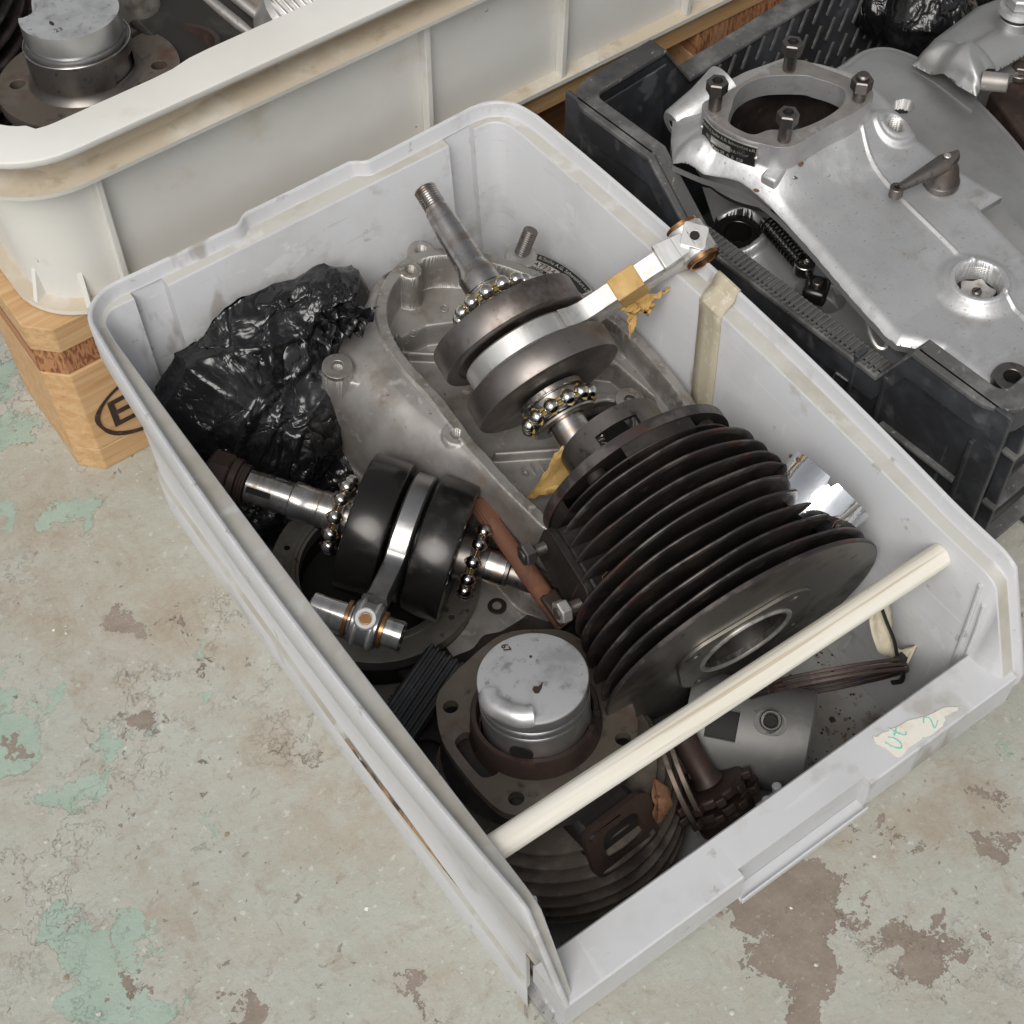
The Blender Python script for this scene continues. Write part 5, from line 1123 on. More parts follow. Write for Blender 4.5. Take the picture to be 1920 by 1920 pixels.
# ---------------- black crate on the right ----------------
KO = Vector((.207, -.149, 0)); KX = Vector((.9955, .0947, 0)); KM = frame(KO, (0, 0, 1), KX); KI = KM.inverted()
kc = thing('black_crate', 'dusty black plastic crate with cut down sides, holding aluminium engine castings', 'crate', KM)
ZH, ZW = .200, .163; KW, KD = .62, .355
def wallprof(L, segs):   # segs: list of (pos, z)
    return segs
# left wall, running along local y, high at both ends
pr = [(0, ZH), (.066, ZH), (.084, ZW), (.236, ZW), (.276, ZH), (KD, ZH)]
b = MB(); out = [(y, z) for y, z in pr]+[(KD, .012), (0, .012)]
MYZ = Matrix(((0, 0, 1, 0), (1, 0, 0, 0), (0, 1, 0, 0), (0, 0, 0, 1)))   # (a,b,c) -> x=c, y=a, z=b
b.prism(out, .003, .0065, M=MYZ); b.build('left_wall', m_rub, kc, smooth=False, bevel=.0012)
b = MB(); 
def topband(b, pts, w0, w1, th, side):   # pts in plan with z; band horizontal
    vs = []
    for (p, nrm, z) in pts:
        for o_, dz in ((w0, 0), (w1, 0), (w1, -th), (w0, -th)): vs.append((p[0]+nrm[0]*o_, p[1]+nrm[1]*o_, z+dz))
    n = len(pts); fs = [(i*4+k, i*4+(k+1) % 4, (i+1)*4+(k+1) % 4, (i+1)*4+k) for i in range(n-1) for k in range(4)]+[(0, 1, 2, 3), tuple(range(n*4-4, n*4))[::-1]]
    b.add(vs, fs)
r_ = .022; band = []
fr = [((KW, 0), (0, 1), ZH), ((.12, 0), (0, 1), ZH)]
for a in range(270, 179, -15): band.append(((r_+r_*math.cos(rad(a)), r_+r_*math.sin(rad(a))), (-math.cos(rad(a)), -math.sin(rad(a))), ZH))
left = [((0, y), (1, 0), z) for y, z in pr[1:5]]
bk = []
for a in range(180, 89, -15): bk.append(((r_+r_*math.cos(rad(a)), KD-r_+r_*math.sin(rad(a))), (-math.cos(rad(a)), -math.sin(rad(a))), ZH))
bk2 = [((.078, KD), (0, -1), ZH), ((.104, KD), (0, -1), ZW), ((KW, KD), (0, -1), ZW)]
topband(b, fr+band+left+bk+bk2, 0, .0150, .004, 1); b.build('rim', m_rubtop, kc, bevel=.0012, ang=40)
# skirt under the rim: outer skin
b = MB(); vs = []; allp = fr+band+left+bk+bk2
for (p, nrm, z) in allp: vs += [(p[0]+nrm[0]*.0008, p[1]+nrm[1]*.0008, z-.003), (p[0]+nrm[0]*.0008, p[1]+nrm[1]*.0008, z-.022), (p[0]+nrm[0]*.0080, p[1]+nrm[1]*.0080, z-.024), (p[0]+nrm[0]*.0110, p[1]+nrm[1]*.0110, .0), (p[0]+nrm[0]*.0135, p[1]+nrm[1]*.0135, .0), (p[0]+nrm[0]*.0125, p[1]+nrm[1]*.0125, z-.003)]
n = len(allp); b.add(vs, [(i*6+k, i*6+(k+1) % 6, (i+1)*6+(k+1) % 6, (i+1)*6+k) for i in range(n-1) for k in range(6)]); b.build('side_skin', m_rub, kc, ang=40)
b = MB(); b.box((KW/2, KD/2, .012), (KW-.02, KD-.02, .004)); b.build('base', m_rub, kc, smooth=False)
# ribbed strip on the lowered left side
for k in range(40):
    y = .0875+k*.00370; b = MB() if k == 0 else b; 
    if k == 0: b.box((0, 0, 0), (.0120, .0017, .0016)); rb0 = b.build('grip_rib', m_rubtop, kc, smooth=False); rb0.location = (.0074, y, ZW+.0007)
    else: q = bpy.data.objects.new('grip_rib', rb0.data); S.collection.objects.link(q); q.parent = kc; q.location = (.0074, y, ZW+.0007)
# outer ledges and uprights near the front corner
for (a0, a1, z, d) in ((.074, .018, .128, .010), (.205, .088, .118, .008)):
    b = MB(); b.box((.0045, (a0+a1)/2, z), (d, a0-a1, .0030)); b.build('side_ledge', m_rubtop, kc, bevel=.0008, smooth=False)
for y in (.078, .016, .10): b = MB(); b.box((.0045, y, .085), (.009, .0030, .165)); b.build('upright_rib', m_rub, kc, bevel=.0008, smooth=False)
for x in (.030, .10, .17): b = MB(); b.box((x, .0045, .085), (.0030, .009, .165)); b.build('upright_rib', m_rub, kc, bevel=.0008, smooth=False)
for z in (.145, .095, .045): b = MB(); b.box((.10, .0035, z), (.15, .010, .0030)); b.build('front_ledge', m_rubtop, kc, bevel=.0008, smooth=False)
for k in range(22):
    for j in range(4):
        if k == 0 and j == 0: b = MB(); b.box((0, 0, 0), (.0018, .0016, .018), Ry(rad(18))); sl0 = b.build('slot_edge', m_rubtop, kc, smooth=False); sl0.location = (.13, KD-.0150, .15)
        else: q = bpy.data.objects.new('slot_edge', sl0.data); S.collection.objects.link(q); q.parent = kc; q.location = (.13+k*.0145+j*.004, KD-.0150, .15-.024*j)
b = MB(); b.box((.040, KD-.0165, .108), (.075, .0018, .165)); b.build('corner_panel', m_rub, kc, smooth=False, bevel=.0008)

# ---------------- first engine: crankcase with open mouth, studs, plate and lever ----------------
ZT = .226; ZC = .198
def zf(y): return ZC-.014*np.clip((.075-y)/.13, 0, 1)
def PC(x, y, dz=0.):
    z = ZC
    for _ in range(5): z = float(zf(P(x, y, z+dz).y))
    return P(x, y, z+dz)
YM = -.128
en = thing('engine_crankcase', 'bright aluminium engine crankcase with open stud-ringed mouth and nameplate, in the black crate', 'engine casting', T(0, 0, 0))
W2 = lambda pts, z: [tuple(P(x, y, z)[:2]) for x, y in pts]
fl_o = [tuple(p) for p in smooth_poly(W2([(1318, 203), (1345, 232), (1390, 258), (1434, 271), (1468, 277), (1500, 268), (1556, 234), (1597, 214), (1632, 190), (1637, 172), (1620, 158), (1573, 138), (1534, 124), (1507, 113), (1475, 113), (1442, 125), (1395, 154), (1345, 180), (1322, 190)], ZT), 4)]
op = [tuple(p) for p in smooth_poly(W2([(1372, 200), (1380, 176), (1400, 157), (1434, 144), (1475, 141), (1513, 142), (1530, 147), (1565, 158), (1585, 172), (1580, 196), (1545, 222), (1492, 243), (1445, 243), (1415, 252), (1390, 245), (1366, 228)], ZT), 4)]
W3 = lambda pts, dz: [(PC(x, y, dz).x, max(PC(x, y, dz).y, YM)) for x, y in pts]
cov = [tuple(p) for p in smooth_poly(W3([(1262, 305), (1320, 330), (1385, 350), (1440, 385), (1490, 432), (1550, 500), (1610, 570), (1660, 625), (1720, 690), (1790, 770), (1850, 850)], -.002), 3, False)]+W3([(1960, 860), (2050, 700), (1990, 560), (1925, 470), (1880, 425), (1840, 386), (1882, 361), (1840, 335), (1780, 300), (1740, 268), (1715, 250), (1700, 230), (1690, 215), (1670, 185), (1640, 152), (1600, 128), (1540, 112), (1470, 100), (1400, 125), (1330, 160), (1285, 190), (1262, 215), (1258, 260)], 0)
seam = [tuple(p) for p in smooth_poly(W3([(1592, 220), (1606, 255), (1640, 315), (1690, 372), (1800, 480), (1925, 600)], 0), 4, False)]
cov = [p for i_, p in enumerate(cov) if i_ == 0 or math.hypot(p[0]-cov[i_-1][0], p[1]-cov[i_-1][1]) > .0004]
cov = [(max(p[0], .2110+.0165*float(np.clip((-.062-p[1])/.020, 0, 1))) if p[1] < -.062 else p[0], p[1]) for p in cov]
f1 = tuple(PC(1678, 236, .004)[:2]); f2 = tuple(PC(1836, 530, .004)[:2]); knob = tuple(P(1268, 228, .18)[:2]); oc = tuple(P(1470, 205, ZT-.03)[:2])
ne = tuple(PC(1895, 710)[:2])
def eng_fn(X, Y):
    dc = sdpoly(X, Y, cov); df = sdpoly(X, Y, fl_o); do_ = sdpoly(X, Y, op)
    ds = np.full(X.shape, 1e9)
    for a, c in zip(seam[:-1], seam[1:]): ds = np.minimum(ds, sdseg(X, Y, a, c))
    H = zf(Y)+0*X
    fillet = np.clip(df, 0, .05)
    H = H+(.012)*np.exp(-(fillet/.0110)**1.35)
    H = H+.0016*(1-sst(ds, .0004, .0016))
    # step on the right of the seam
    H = H+.0035*(1-sst(sdc(X, Y, f1, .0125), 0, .0035))+.0045*(1-sst(sdc(X, Y, f2, .0175), -.001, .0090))
    H = H+.0020*(1-sst(sdc(X, Y, f2, .0172), -.0004, .0010))+.0012*(1-sst(sdc(X, Y, f1, .0098), -.0004, .0010))
    H = np.where(sdc(X, Y, f1, .0068) < 0, H-.030*sst(-sdc(X, Y, f1, .0068), 0, .0012), H)
    H = np.where(sdc(X, Y, f2, .0140) < 0, H-.024*sst(-sdc(X, Y, f2, .0140), 0, .0012), H)
    H = np.where(sdc(X, Y, ne, .010) < 0, H-.030, H)
    H = H+.006*(1-sst(sdc(X, Y, tuple(PC(1300, 300)[:2]), .004), 0, .010))
    # edge rounding of the cover
    e = np.clip((.0075+dc)/.0075, 0, 1); H = H-.0040*e*e*(df > .001)
    H = H+vnoise(X, Y, .02, 9)*.0004
    keep = (df > -.0022)
    mi = np.where(df > -1, 0, 0)
    return H, keep, mi, dc
xs_ = [p[0] for p in cov]; ys_2 = [p[1] for p in cov]
hfield('case_body', min(xs_)-.02, min(max(xs_)+.02, .44), min(ys_2)-.02, max(ys_2)+.02, .0008, eng_fn, [m_cover, m_alu, m_darksteel], en)
b = MB(); b.prism(fl_o, ZT-.015, ZT, [op], mi=0, ms=1); b.build('mouth_flange', [m_alu, m_cover], en, bevel=.0011, ang=40)
b = MB(); nO = len(fl_o); b.add([(x, y, ZT-.0148) for x, y in fl_o]+[(x, y, ZT-.050) for x, y in fl_o], [(i, (i+1) % nO, nO+(i+1) % nO, nO+i) for i in range(nO)])
b.build('neck_wall', m_cover, en, fix=False, ang=45)
fcx = sum(p[0] for p in fl_o)/nO; fcy = sum(p[1] for p in fl_o)/nO; inn_ = [(fcx+(x-fcx)*.93, fcy+(y-fcy)*.93) for x, y in fl_o]
b = MB(); b.add([(x, y, ZT-.0152) for x, y in inn_]+[(x, y, ZT-.056) for x, y in inn_], [(i, (i+1) % nO, nO+(i+1) % nO, nO+i) for i in range(nO)]+[tuple(range(nO, 2*nO))]); b.build('bore', m_iron, en, fix=False)  # near-black bore colour stands in for the shade inside the mouth
b = MB(); b.ball((oc[0]+.012, oc[1]-.002, ZT-.058), .012, 24, sc=(1.4, .7, .7)); b.ball((oc[0]-.004, oc[1]+.012, ZT-.060), .010, 24, sc=(1.2, .8, .7)); b.build('web_inside', m_darksteel, en)
b = MB(); nC = len(cov); zc_l = [float(zf(p[1]))-.0042 for p in cov]
b.add([(x, y, z) for (x, y), z in zip(cov, zc_l)]+[(x, y, z-.0045) for (x, y), z in zip(cov, zc_l)]+[(x, y, z-.0046) for (x, y), z in zip([(p[0]*.985+.0042, p[1]) for p in cov], zc_l)], [(i, (i+1) % nC, nC+(i+1) % nC, nC+i) for i in range(nC)]+[(nC+i, nC+(i+1) % nC, 2*nC+(i+1) % nC, 2*nC+i) for i in range(nC)]); b.build('joint_edge', m_cover2, en, fix=False, ang=45)
for (x, y, kind_) in ((1340, 203, 0), (1479, 130, 0), (1470, 262, 0), (1610, 186, 1)):
    c = P(x, y, ZT); sb = MB(); sb.thread(.0036, -.004, .010, .0010, 24, T(*c)); so = sb.build('stud', m_darksteel, en)
    top_ = {(1340, 203): .0130, (1479, 130): .0130, (1470, 262): .0130, (1610, 186): .0080}[(x, y)]
    sb = MB(); sb.hexa(.0066, top_-.0005-.000, top_+.0080, T(*c) @ Rz(rad(12)), hole=.0036 if not kind_ else 0); sb.cyl(.0040, .0, top_+.0015, 24, T(*c))
    if kind_: sb.cyl(.0040, top_+.0078, top_+.0110, 20, T(*c), b=.001)
    sb.build('nut', m_darksteel, so, ang=25)
    if not kind_: sb = MB(); sb.cyl(.0037, top_+.002, top_+.0055, 20, T(*c)); sb.build('nut_bore', m_dark, so)
# curved nameplate on the neck
npx = [(1326, 212), (1345, 233), (1370, 248), (1395, 259), (1424, 268)]
cv = [Vector((*p[:2], 0)) for p in smooth_poly(W2(npx, ZT), 6, False)]
ln = [0]
for a, c in zip(cv[:-1], cv[1:]): ln.append(ln[-1]+(c-a).length)
LT = ln[-1]
def onc_(s_, off):
    s_ = min(max(s_, 0), LT-1e-6); i = max(k for k in range(len(ln)) if ln[k] <= s_); i = min(i, len(cv)-2); t = (s_-ln[i])/(ln[i+1]-ln[i]); p = cv[i].lerp(cv[i+1], t); d = (cv[i+1]-cv[i]).normalized(); nrm = Vector((d.y, -d.x, 0)); return p+nrm*off
def band_strip(z0, z1, off, s0, s1, m, par, name):
    b = MB(); vs = []; n = 24
    for i in range(n+1):
        s_ = s0+(s1-s0)*i/n
        for o_, z in ((off, z0), (off, z1), (off-.0008, z1), (off-.0008, z0)): q = onc_(s_, o_); vs.append((q.x, q.y, z))
    b.add(vs, [(i*4+k, i*4+(k+1) % 4, (i+1)*4+(k+1) % 4, (i+1)*4+k) for i in range(n) for k in range(4)]+[(0, 1, 2, 3), tuple(range(n*4, n*4+4))[::-1]]); return b.build(name, m, par, smooth=False)
zp1, zp0 = ZT-.0022, ZT-.0172
npl = band_strip(zp0, zp1, .0024, 0, LT, m_platesil, en, 'nameplate')
band_strip(zp0+.0006, zp1-.0006, .0027, .0006, LT-.0006, m_blackpl, npl, 'black_field')
band_strip(zp0+.0048, zp0+.0092, .0029, LT*.25, LT*.60, m_platesil, npl, 'stamped_field')
def bt(z): return lambda p: (*onc_(LT/2+p.x, .0031+p.z)[:2], z+p.y)
for sss_, sz, z, dx in (('Fichtel & Sachs A.G. Schweinfurt a.M.', .0030, zp1-.0024, 0), ('Nr.', .0030, zp0+.0072, -.0125), ('Hub.R.197cm³', .0028, zp0+.0072, .0085), ('Type SB  A  B  028', .0032, zp0+.0024, .002)):
    text('lettering', sss_, sz, I4, m_platesil, npl, bend=(lambda zz, d_: (lambda p: bt(zz)(Vector((p.x*.86+d_, p.y, p.z)))))(z, dx), bold=.00004)
for s_ in (-.0, LT): q = onc_(s_, .0028); b = MB(); b.ball((q.x, q.y, ZT-.0095), .0013, 12); b.build('rivet', m_platesil, npl)
# split clamp lug in front of the neck
c = PC(1460, 322, .007); b = MB(); ML = frame(c, (0, 0, 1), (.95, .30, 0))
b.box((0, 0, .0012), (.0260, .0105, .0075), ML); b.box((.002, .0, -.0075), (.0260, .0105, .0060), ML); b.box((.008, .002, -.003), (.012, .008, .012), ML)
lg = b.build('clamp_lug', m_cover, en, bevel=.0016); b = MB(); b.thread(.0022, -.004, .0065, .0009, 16, frame(PC(1482, 326, .006), (-.3, -.9, .1))); b.build('clamp_thread', m_darksteel, lg)
b = MB(); b.ball((PC(1500, 356, .002)), .0030, 12, sc=(1.6, 1, .5)); b.ball((PC(1425, 352, .0015)), .0030, 12, sc=(1.6, 1, .5)); b.build('rust_crust', m_rust, lg)
# threaded filler openings
for c, ro_, ri_, dep in ((f1, .0098, .0068, .018), (f2, .0172, .0140, .012)):
    b = MB(); zcl = float(zf(c[1])); zt = zcl+.0050 if c is f1 else zcl+.0035
    pr_ = [(ri_+.0004, zt-.0005)]
    for k in range(7): pr_ += [(ri_-.0004, zt-.0012-k*.0014), (ri_+.0003, zt-.0019-k*.0014)]
    b.lathe(pr_, 48, T(c[0], c[1], 0)); b.build('thread', m_platesil, en, fix=False, ang=20)
b = MB(); zq = float(zf(f1[1])); b.cyl(.0066, zq-.016, zq-.014, 24, T(f1[0], f1[1], 0)); b.build('oil_film', m_oil, en)
b = MB(); zq = float(zf(f2[1])); b.cyl(.0138, zq-.0085, zq-.0070, 32, T(f2[0], f2[1], 0)); b.build('well_floor', m_dark, en)
b = MB(); sp = []
for k in range(12): a = 2*math.pi*k/12; sp.append(((.0118 if k % 2 else .0092)*math.cos(a), (.0118 if k % 2 else .0092)*math.sin(a)))
b.prism([tuple(p) for p in smooth_poly(sp, 4)], -.0068, -.0045, M=T(f2[0]+.0005, f2[1], zq)); sw = b.build('star_disc', m_platesil, en, bevel=.0004, ang=30)
b = MB(); b.cyl(.0030, -.0045, -.0025, 20, T(f2[0]+.0005, f2[1], zq), b=.0008); so = b.build('screw', m_darksteel, sw); b = MB(); b.box((f2[0]+.0005, f2[1], zq-.0024), (.0048, .0008, .0006)); b.build('screw_slot', m_dark, so, smooth=False)
# lever: a separate-looking arm bolted on the cover
la, lb2 = PC(1777, 302, .017), PC(1683, 362, .010); LM = frame(la, (0, 0, 1), lb2-la); LL = (lb2-la).length; b = MB()
vs = []; n = 14
for i in range(n+1):
    t = i/n; w = .0075*(1-t)+.0026*t if t < .93 else .0034; h = .0052*(1-t)+.0026*t; x = -.007+t*(LL+.007)
    w *= min(1, .35+3.2*t) if t < .2 else 1
    for k in range(10): a = 2*math.pi*k/10; vs.append((x, w*math.cos(a), h*math.sin(a)-t*.003))
b.add(vs, [(i*10+k, i*10+(k+1) % 10, (i+1)*10+(k+1) % 10, (i+1)*10+k) for i in range(n) for k in range(10)]+[tuple(range(10)), tuple(range(n*10, n*10+10))], LM)
b.ring(.0042, .0018, -.008, -.001, 20, LM @ T(LL+.001, 0, 0)); lv = b.build('lever_arm', m_darksteel, en)
b = MB(); b.lathe([(0, .002), (.0055, .001), (.0085, -.004), (.0105, -.013), (.0112, -.0138), (.0112, -.017), (0, -.017)], 40, LM @ T(.001, 0, 0)); b.build('lever_hub', m_darksteel, lv)
b = MB(); b.cyl(.0022, .0042, .0056, 16, LM @ T(.0015, 0, 0)); b.build('pivot_pin', m_platesil, lv)
b = MB(); b.ball(tuple(PC(1682, 364, .006)), .0030, 16); b.build('lever_ball', m_steel, lv)
# hollow boss at the left shoulder
c = P(1290, 218, .192); MK = frame(c, (P(1262, 236, .190)-c), (0, 0, 1)); b = MB(); b.lathe([(.0040, .012), (.0095, .012), (.0105, .0105), (.0135, -.012), (.018, -.030), (.004, -.030)], 40, MK, closed=True); b.build('side_boss', m_cover, en); b = MB(); b.cyl(.0048, .004, .0115, 24, MK); b.build('boss_bore', m_dark, en)
c = PC(1896, 712, .004); b = MB(); b.ring(.0105, .0050, -.008, .003, 32, T(*c)); b.build('socket_ring', m_darksteel, en)
# lower inner casting with spring, cam and clip, visible beside the cover
lo = W2([(1318, 335), (1340, 400), (1375, 490), (1430, 560), (1500, 640), (1590, 700), (1680, 710), (1740, 700), (1650, 600), (1560, 500), (1480, 415), (1400, 350)], .150)
bc = tuple(P(1382, 445, .146)[:2]); cc2 = tuple(P(1500, 640, .11)[:2])
def low_fn(X, Y):
    d = sdpoly(X, Y, lo); H = .143+.006*sst(-d, .0, .02)
    H = H+.008*(1-sst(sdc(X, Y, bc, .020), -.001, .001)); H = np.where(sdc(X, Y, bc, .0155) < 0, H-.022*sst(-sdc(X, Y, bc, .0155), 0, .001), H)
    e = sdc(X, Y, tuple(P(1535, 560, .145)[:2]), .0150); H = H-.012*(1-sst(e, -.001, .001)); e = sdc(X, Y, tuple(P(1478, 660, .14)[:2]), .030); H = H-.035*(1-sst(e, -.002, .002))
    return H, d < 1, np.where(sdc(X, Y, bc, .0148) < 0, 1, 0), d
lx = [p[0] for p in lo]; ly_ = [p[1] for p in lo]
hfield('inner_case', min(lx)-.013, max(lx)+.013, min(ly_)-.013, max(ly_)+.013, .0009, low_fn, [m_cover2, m_dark], en)
b = MB(); b.ring(.0150, .0090, -.012, .006, 48, T(bc[0], bc[1], .145)); b.build('bearing_ring', m_black, en)
s0_, s1_ = P(1438, 420, .165), P(1508, 500, .162); sv = (s1_-s0_); MS = frame(s0_, sv); Ls = sv.length; b = MB()
b.tube([(.0050*math.cos(t), .0050*math.sin(t), Ls*t/(2*math.pi*13)) for t in np.linspace(0, 2*math.pi*13, 200)], .00085, 6, MS); b.build('spring', m_springb, en)
b = MB(); b.cyl(.0022, -.004, Ls+.003, 12, MS); b.ring(.0065, .0025, -.004, .004, 24, frame(s1_, (0, 0, 1))); b.build('spring_guide', m_steel, en)
c = P(1530, 545, .153); b = MB(); b.box((0, 0, 0), (.017, .015, .012), T(*c) @ Rz(.6)); b.build('cam_block', m_black, en, bevel=.003); b = MB(); b.cyl(.0032, .0, .0085, 16, T(*c)); b.build('cam_pin', m_darksteel, en)
b = MB(); cpp = [P(1625, 590, .168), P(1632, 625, .168), P(1645, 650, .166), P(1660, 652, .166), P(1664, 635, .168), P(1650, 612, .168)]; b.tube([tuple(p) for p in smooth_poly(cpp, 6, False)], .0016, 8); b.build('spring_clip', m_platesil, en)

# ---------------- second casting behind, smooth and rounded ----------------
e2 = thing('engine_cover', 'dull grey rounded engine cover lying behind the bright crankcase', 'engine cover')
o2 = [(p[0], max(p[1], YM)) for p in smooth_poly(W2([(1560, 130), (1580, 100), (1615, 76), (1660, 68), (1705, 78), (1760, 104), (1820, 148), (1880, 205), (1940, 275), (2010, 380), (2060, 520), (1960, 560), (1840, 500), (1700, 420), (1600, 300)], .155), 4)]
nt_ = tuple(P(1694, 198, .16)[:2])
def e2_fn(X, Y):
    d = sdpoly(X, Y, o2); H = .150+.010*sst(-d, 0, .05)-.02*0; e = np.clip((.012+d)/.012, 0, 1); H = H-.006*e*e
    H = H+.0016*(1-sst(np.abs(d+.0045), .0008, .0022)); H = np.where(sdc(X, Y, nt_, .006) < 0, H-.012, H)
    return H, d < 1, np.zeros(X.shape, int), d
x2 = [p[0] for p in o2]; y2 = [p[1] for p in o2]
b = MB(); b.cyl(.012, .10, .152, 24, T(nt_[0], nt_[1], 0)); b.build('dark_pocket', m_dark, e2)  # black block under the hole, standing in for the shade in it
hfield('cover_body', min(x2)-.02, min(max(x2)+.02, .50), min(y2)-.02, max(y2)+.02, .0012, e2_fn, [m_cover2], e2)
# ---------------- third casting, upper right, with bolt cap ----------------
e3 = thing('gear_housing', 'grey gear housing with a big bolt cap, at the back right of the black crate', 'gear housing')
o3 = W2([(1718, 88), (1760, 40), (1840, -20), (2000, -80), (2050, 60), (1960, 70), (1915, 95), (1870, 120), (1848, 128), (1845, 150), (1835, 165), (1800, 145), (1760, 110)], .175)
rdg = [P(1790, 92, .17), P(1880, 40, .17)]; nz_ = [P(1760, 95, .17), P(1845, 145, .17)]
def e3_fn(X, Y):
    d = sdpoly(X, Y, o3); H = .165+.006*sst(-d, 0, .02); e = np.clip((.008+d)/.008, 0, 1); H = H-.005*e*e
    s1 = sdseg(X, Y, rdg[0], rdg[1]); H = H+.008*sst((X-rdg[0][0])*(rdg[1][1]-rdg[0][1])-(Y-rdg[0][1])*(rdg[1][0]-rdg[0][0]), 0, .0006)
    s2 = sdseg(X, Y, nz_[0], nz_[1]); H = H+.006*np.sqrt(np.clip(1-(s2/.012)**2, 0, 1))
    return H, d < 1, np.zeros(X.shape, int), d
x3 = [p[0] for p in o3]; y3 = [p[1] for p in o3]
hfield('housing_body', min(x3)-.02, max(x3)+.02, min(y3)-.02, max(y3)+.02, .0012, e3_fn, [m_cover2], e3)
c = P(1903, 42, .178); b = MB(); b.cyl(.0115, -.004, .006, 40, T(*c), b=.001); b.cyl(.0100, .0075, .009, 40, T(*c)); b.lathe([(0, .009), (.0130, .009), (.0145, .0105), (.0130, .0135), (0, .0135)], 48, T(*c)); b.hexa(.0098, .0135, .0220, T(*c) @ Rz(.3)); b.build('bolt_cap', m_bin if False else m_cover, e3, ang=30)
b = MB(); b.ring(.0120, .0100, .0062, .0078, 40, T(*c)); b.build('gasket', m_blacktie, e3)
c = P(1852, 152, .172); b = MB(); b.ring(.0062, .0040, -.004, .013, 28, frame(c, (.55, -.75, .1), (0, 0, 1))); b.build('tube_end', m_alu, e3); b = MB(); b.cyl(.0041, 0, .010, 20, frame(c, (.55, -.75, .1), (0, 0, 1))); b.build('tube_bore', m_dark, e3)
pd = W2([(1850, 160), (1870, 125), (1925, 95), (2000, 100), (2000, 330), (1925, 260), (1880, 200)], .150)
b = MB(); b.prism(pd, .08, .148); b.build('dark_recess', m_rustdark, e3, bevel=.002, smooth=False)
c = P(1912, 135, .152); b = MB(); b.cyl(.0080, -.003, .001, 28, T(*c)); b.hexa(.0058, .001, .0062, T(*c) @ Rz(.2)); b.build('bolt', m_darksteel, e3, ang=25)
# black bag in the back of the black crate
bb = bag('plastic_bag', '', [(tuple(P(1745, 25, .14)), np.array((.035, .03, .03))), (tuple(P(1680, -5, .12)), np.array((.04, .03, .03))), (tuple(P(1790, -30, .13)), np.array((.05, .03, .03)))], [], 9, 3, mouth=tuple(P(1800, 60, .16)))
tag(bb, 'crumpled black plastic bag at the back of the black crate', 'plastic bag')

# ---------------- contents of the cream crate ----------------
fc = P(165, 142, .262); FT = frame(fc, (.05, .10, 1), (1, 0, 0)); FTi = FT.inverted(); axn = (FT.to_3x3() @ Vector((0, 0, 1)))
tb = thing('flanged_sleeve', 'brown iron cylinder base with three bolt holes in view and a tall slotted sleeve, in the cream crate', 'cylinder base', FT)
tb['label'] = 'brown iron cylinder flange with a slotted sleeve, standing in the cream crate'
def ft(x, y): return tuple((FTi @ Pp(x, y, fc, axn))[:2])
hh = [ft(33, 158), ft(298, 122), ft(158, 228)]; hh.append((hh[0][0]+hh[1][0]-hh[2][0], hh[0][1]+hh[1][1]-hh[2][1]))
cen = ((hh[0][0]+hh[1][0])/2, (hh[0][1]+hh[1][1])/2)
fo3 = []
for k in range(72):
    a = 2*math.pi*k/72; fo3.append((cen[0]+.0535*math.cos(a), cen[1]+.0520*math.sin(a)))
slot = [ft(200, 205), ft(215, 190), ft(245, 172), ft(262, 152), ft(275, 158), ft(262, 178), ft(235, 198), ft(212, 212)]
b = MB(); b.prism(fo3, -.0075, 0, [circ(.027, 48, (cen[0], cen[1]))]+[circ(.0047, 24, h) for h in hh]+[slot], ms=0); b.build('flange', m_ironflange, tb, bevel=.001, ang=30)
SC = T(cen[0]-.001, cen[1]+.001, 0); hsl = .0230
cv_ = FTi.to_3x3() @ Vector((.15, -1, 0)); aw = math.atan2(cv_.y, cv_.x)+.42; b = MB(); w0, w1 = aw-rad(20), aw+rad(20)
def sh2(a0, a1, za, zb, seg=24, ro=.0305, ri=.0285): b.lathe([(ro, za), (ro, zb), (ri, zb), (ri, za)], seg, SC, a0=a0, a1=a1, closed=True)
sh2(w1, w0+2*math.pi, 0, hsl, 70); sh2(w0, w1, hsl-.007, hsl); 
b.lathe([(.0335, 0), (.0312, .0025), (.0305, .005), (.029, .005), (.029, 0)], 90, SC, closed=True)
b.build('sleeve', m_darksteel, tb, ang=35)
b = MB(); b.ring(.0309, .0300, hsl-.0004, hsl+.0008, 90, SC); b.build('lip', m_steel, tb)
b = MB(); spin_fin(b, .0500, -.018, .003, .03, 96, 3); spin_fin(b, .0505, -.029, .003, .03, 96, 4); b.lathe([(.036, -.007), (.038, -.10), (0, -.10)], 48, T(cen[0], cen[1], 0)); b2 = b.build('fin_pack', [m_ironflange, m_ironflange], tb)
pt = thing('piston', 'clean silvery piston with a scooped crown, sticking out of the slotted sleeve', 'piston', FT @ SC @ Rz(0))
zc2 = .0405; PTi = pt.matrix_world.inverted(); pn = axn
po = pt.matrix_world @ Vector((0, 0, zc2))
def cp_(x, y): q = PTi @ Pp(x, y, po, pn); return (q.x, q.y)
R3 = .0282
b = MB(); b.lathe([(R3, zc2-.0104), (R3, zc2-.0118), (R3-.0015, zc2-.0119), (R3-.0015, zc2-.0138), (R3, zc2-.0139), (R3, zc2-.0168), (R3-.0015, zc2-.0169), (R3-.0015, zc2-.0185), (R3, zc2-.0186), (R3, 0), (R3-.002, -.01)], 96, mi=1)
b.build('skirt', [m_piston, m_pistonside], pt, fix=False)
nr, na = 48, 180; RR, AA = np.meshgrid(np.concatenate([np.linspace(.0005, R3, nr), [R3]]), np.linspace(0, 2*np.pi, na+1)[:-1], indexing='ij'); XX, YY = RR*np.cos(AA), RR*np.sin(AA)
s1 = sdc(XX, YY, cp_(262, 30), .0135); s2 = sdc(XX, YY, cp_(34, 16), .0105)
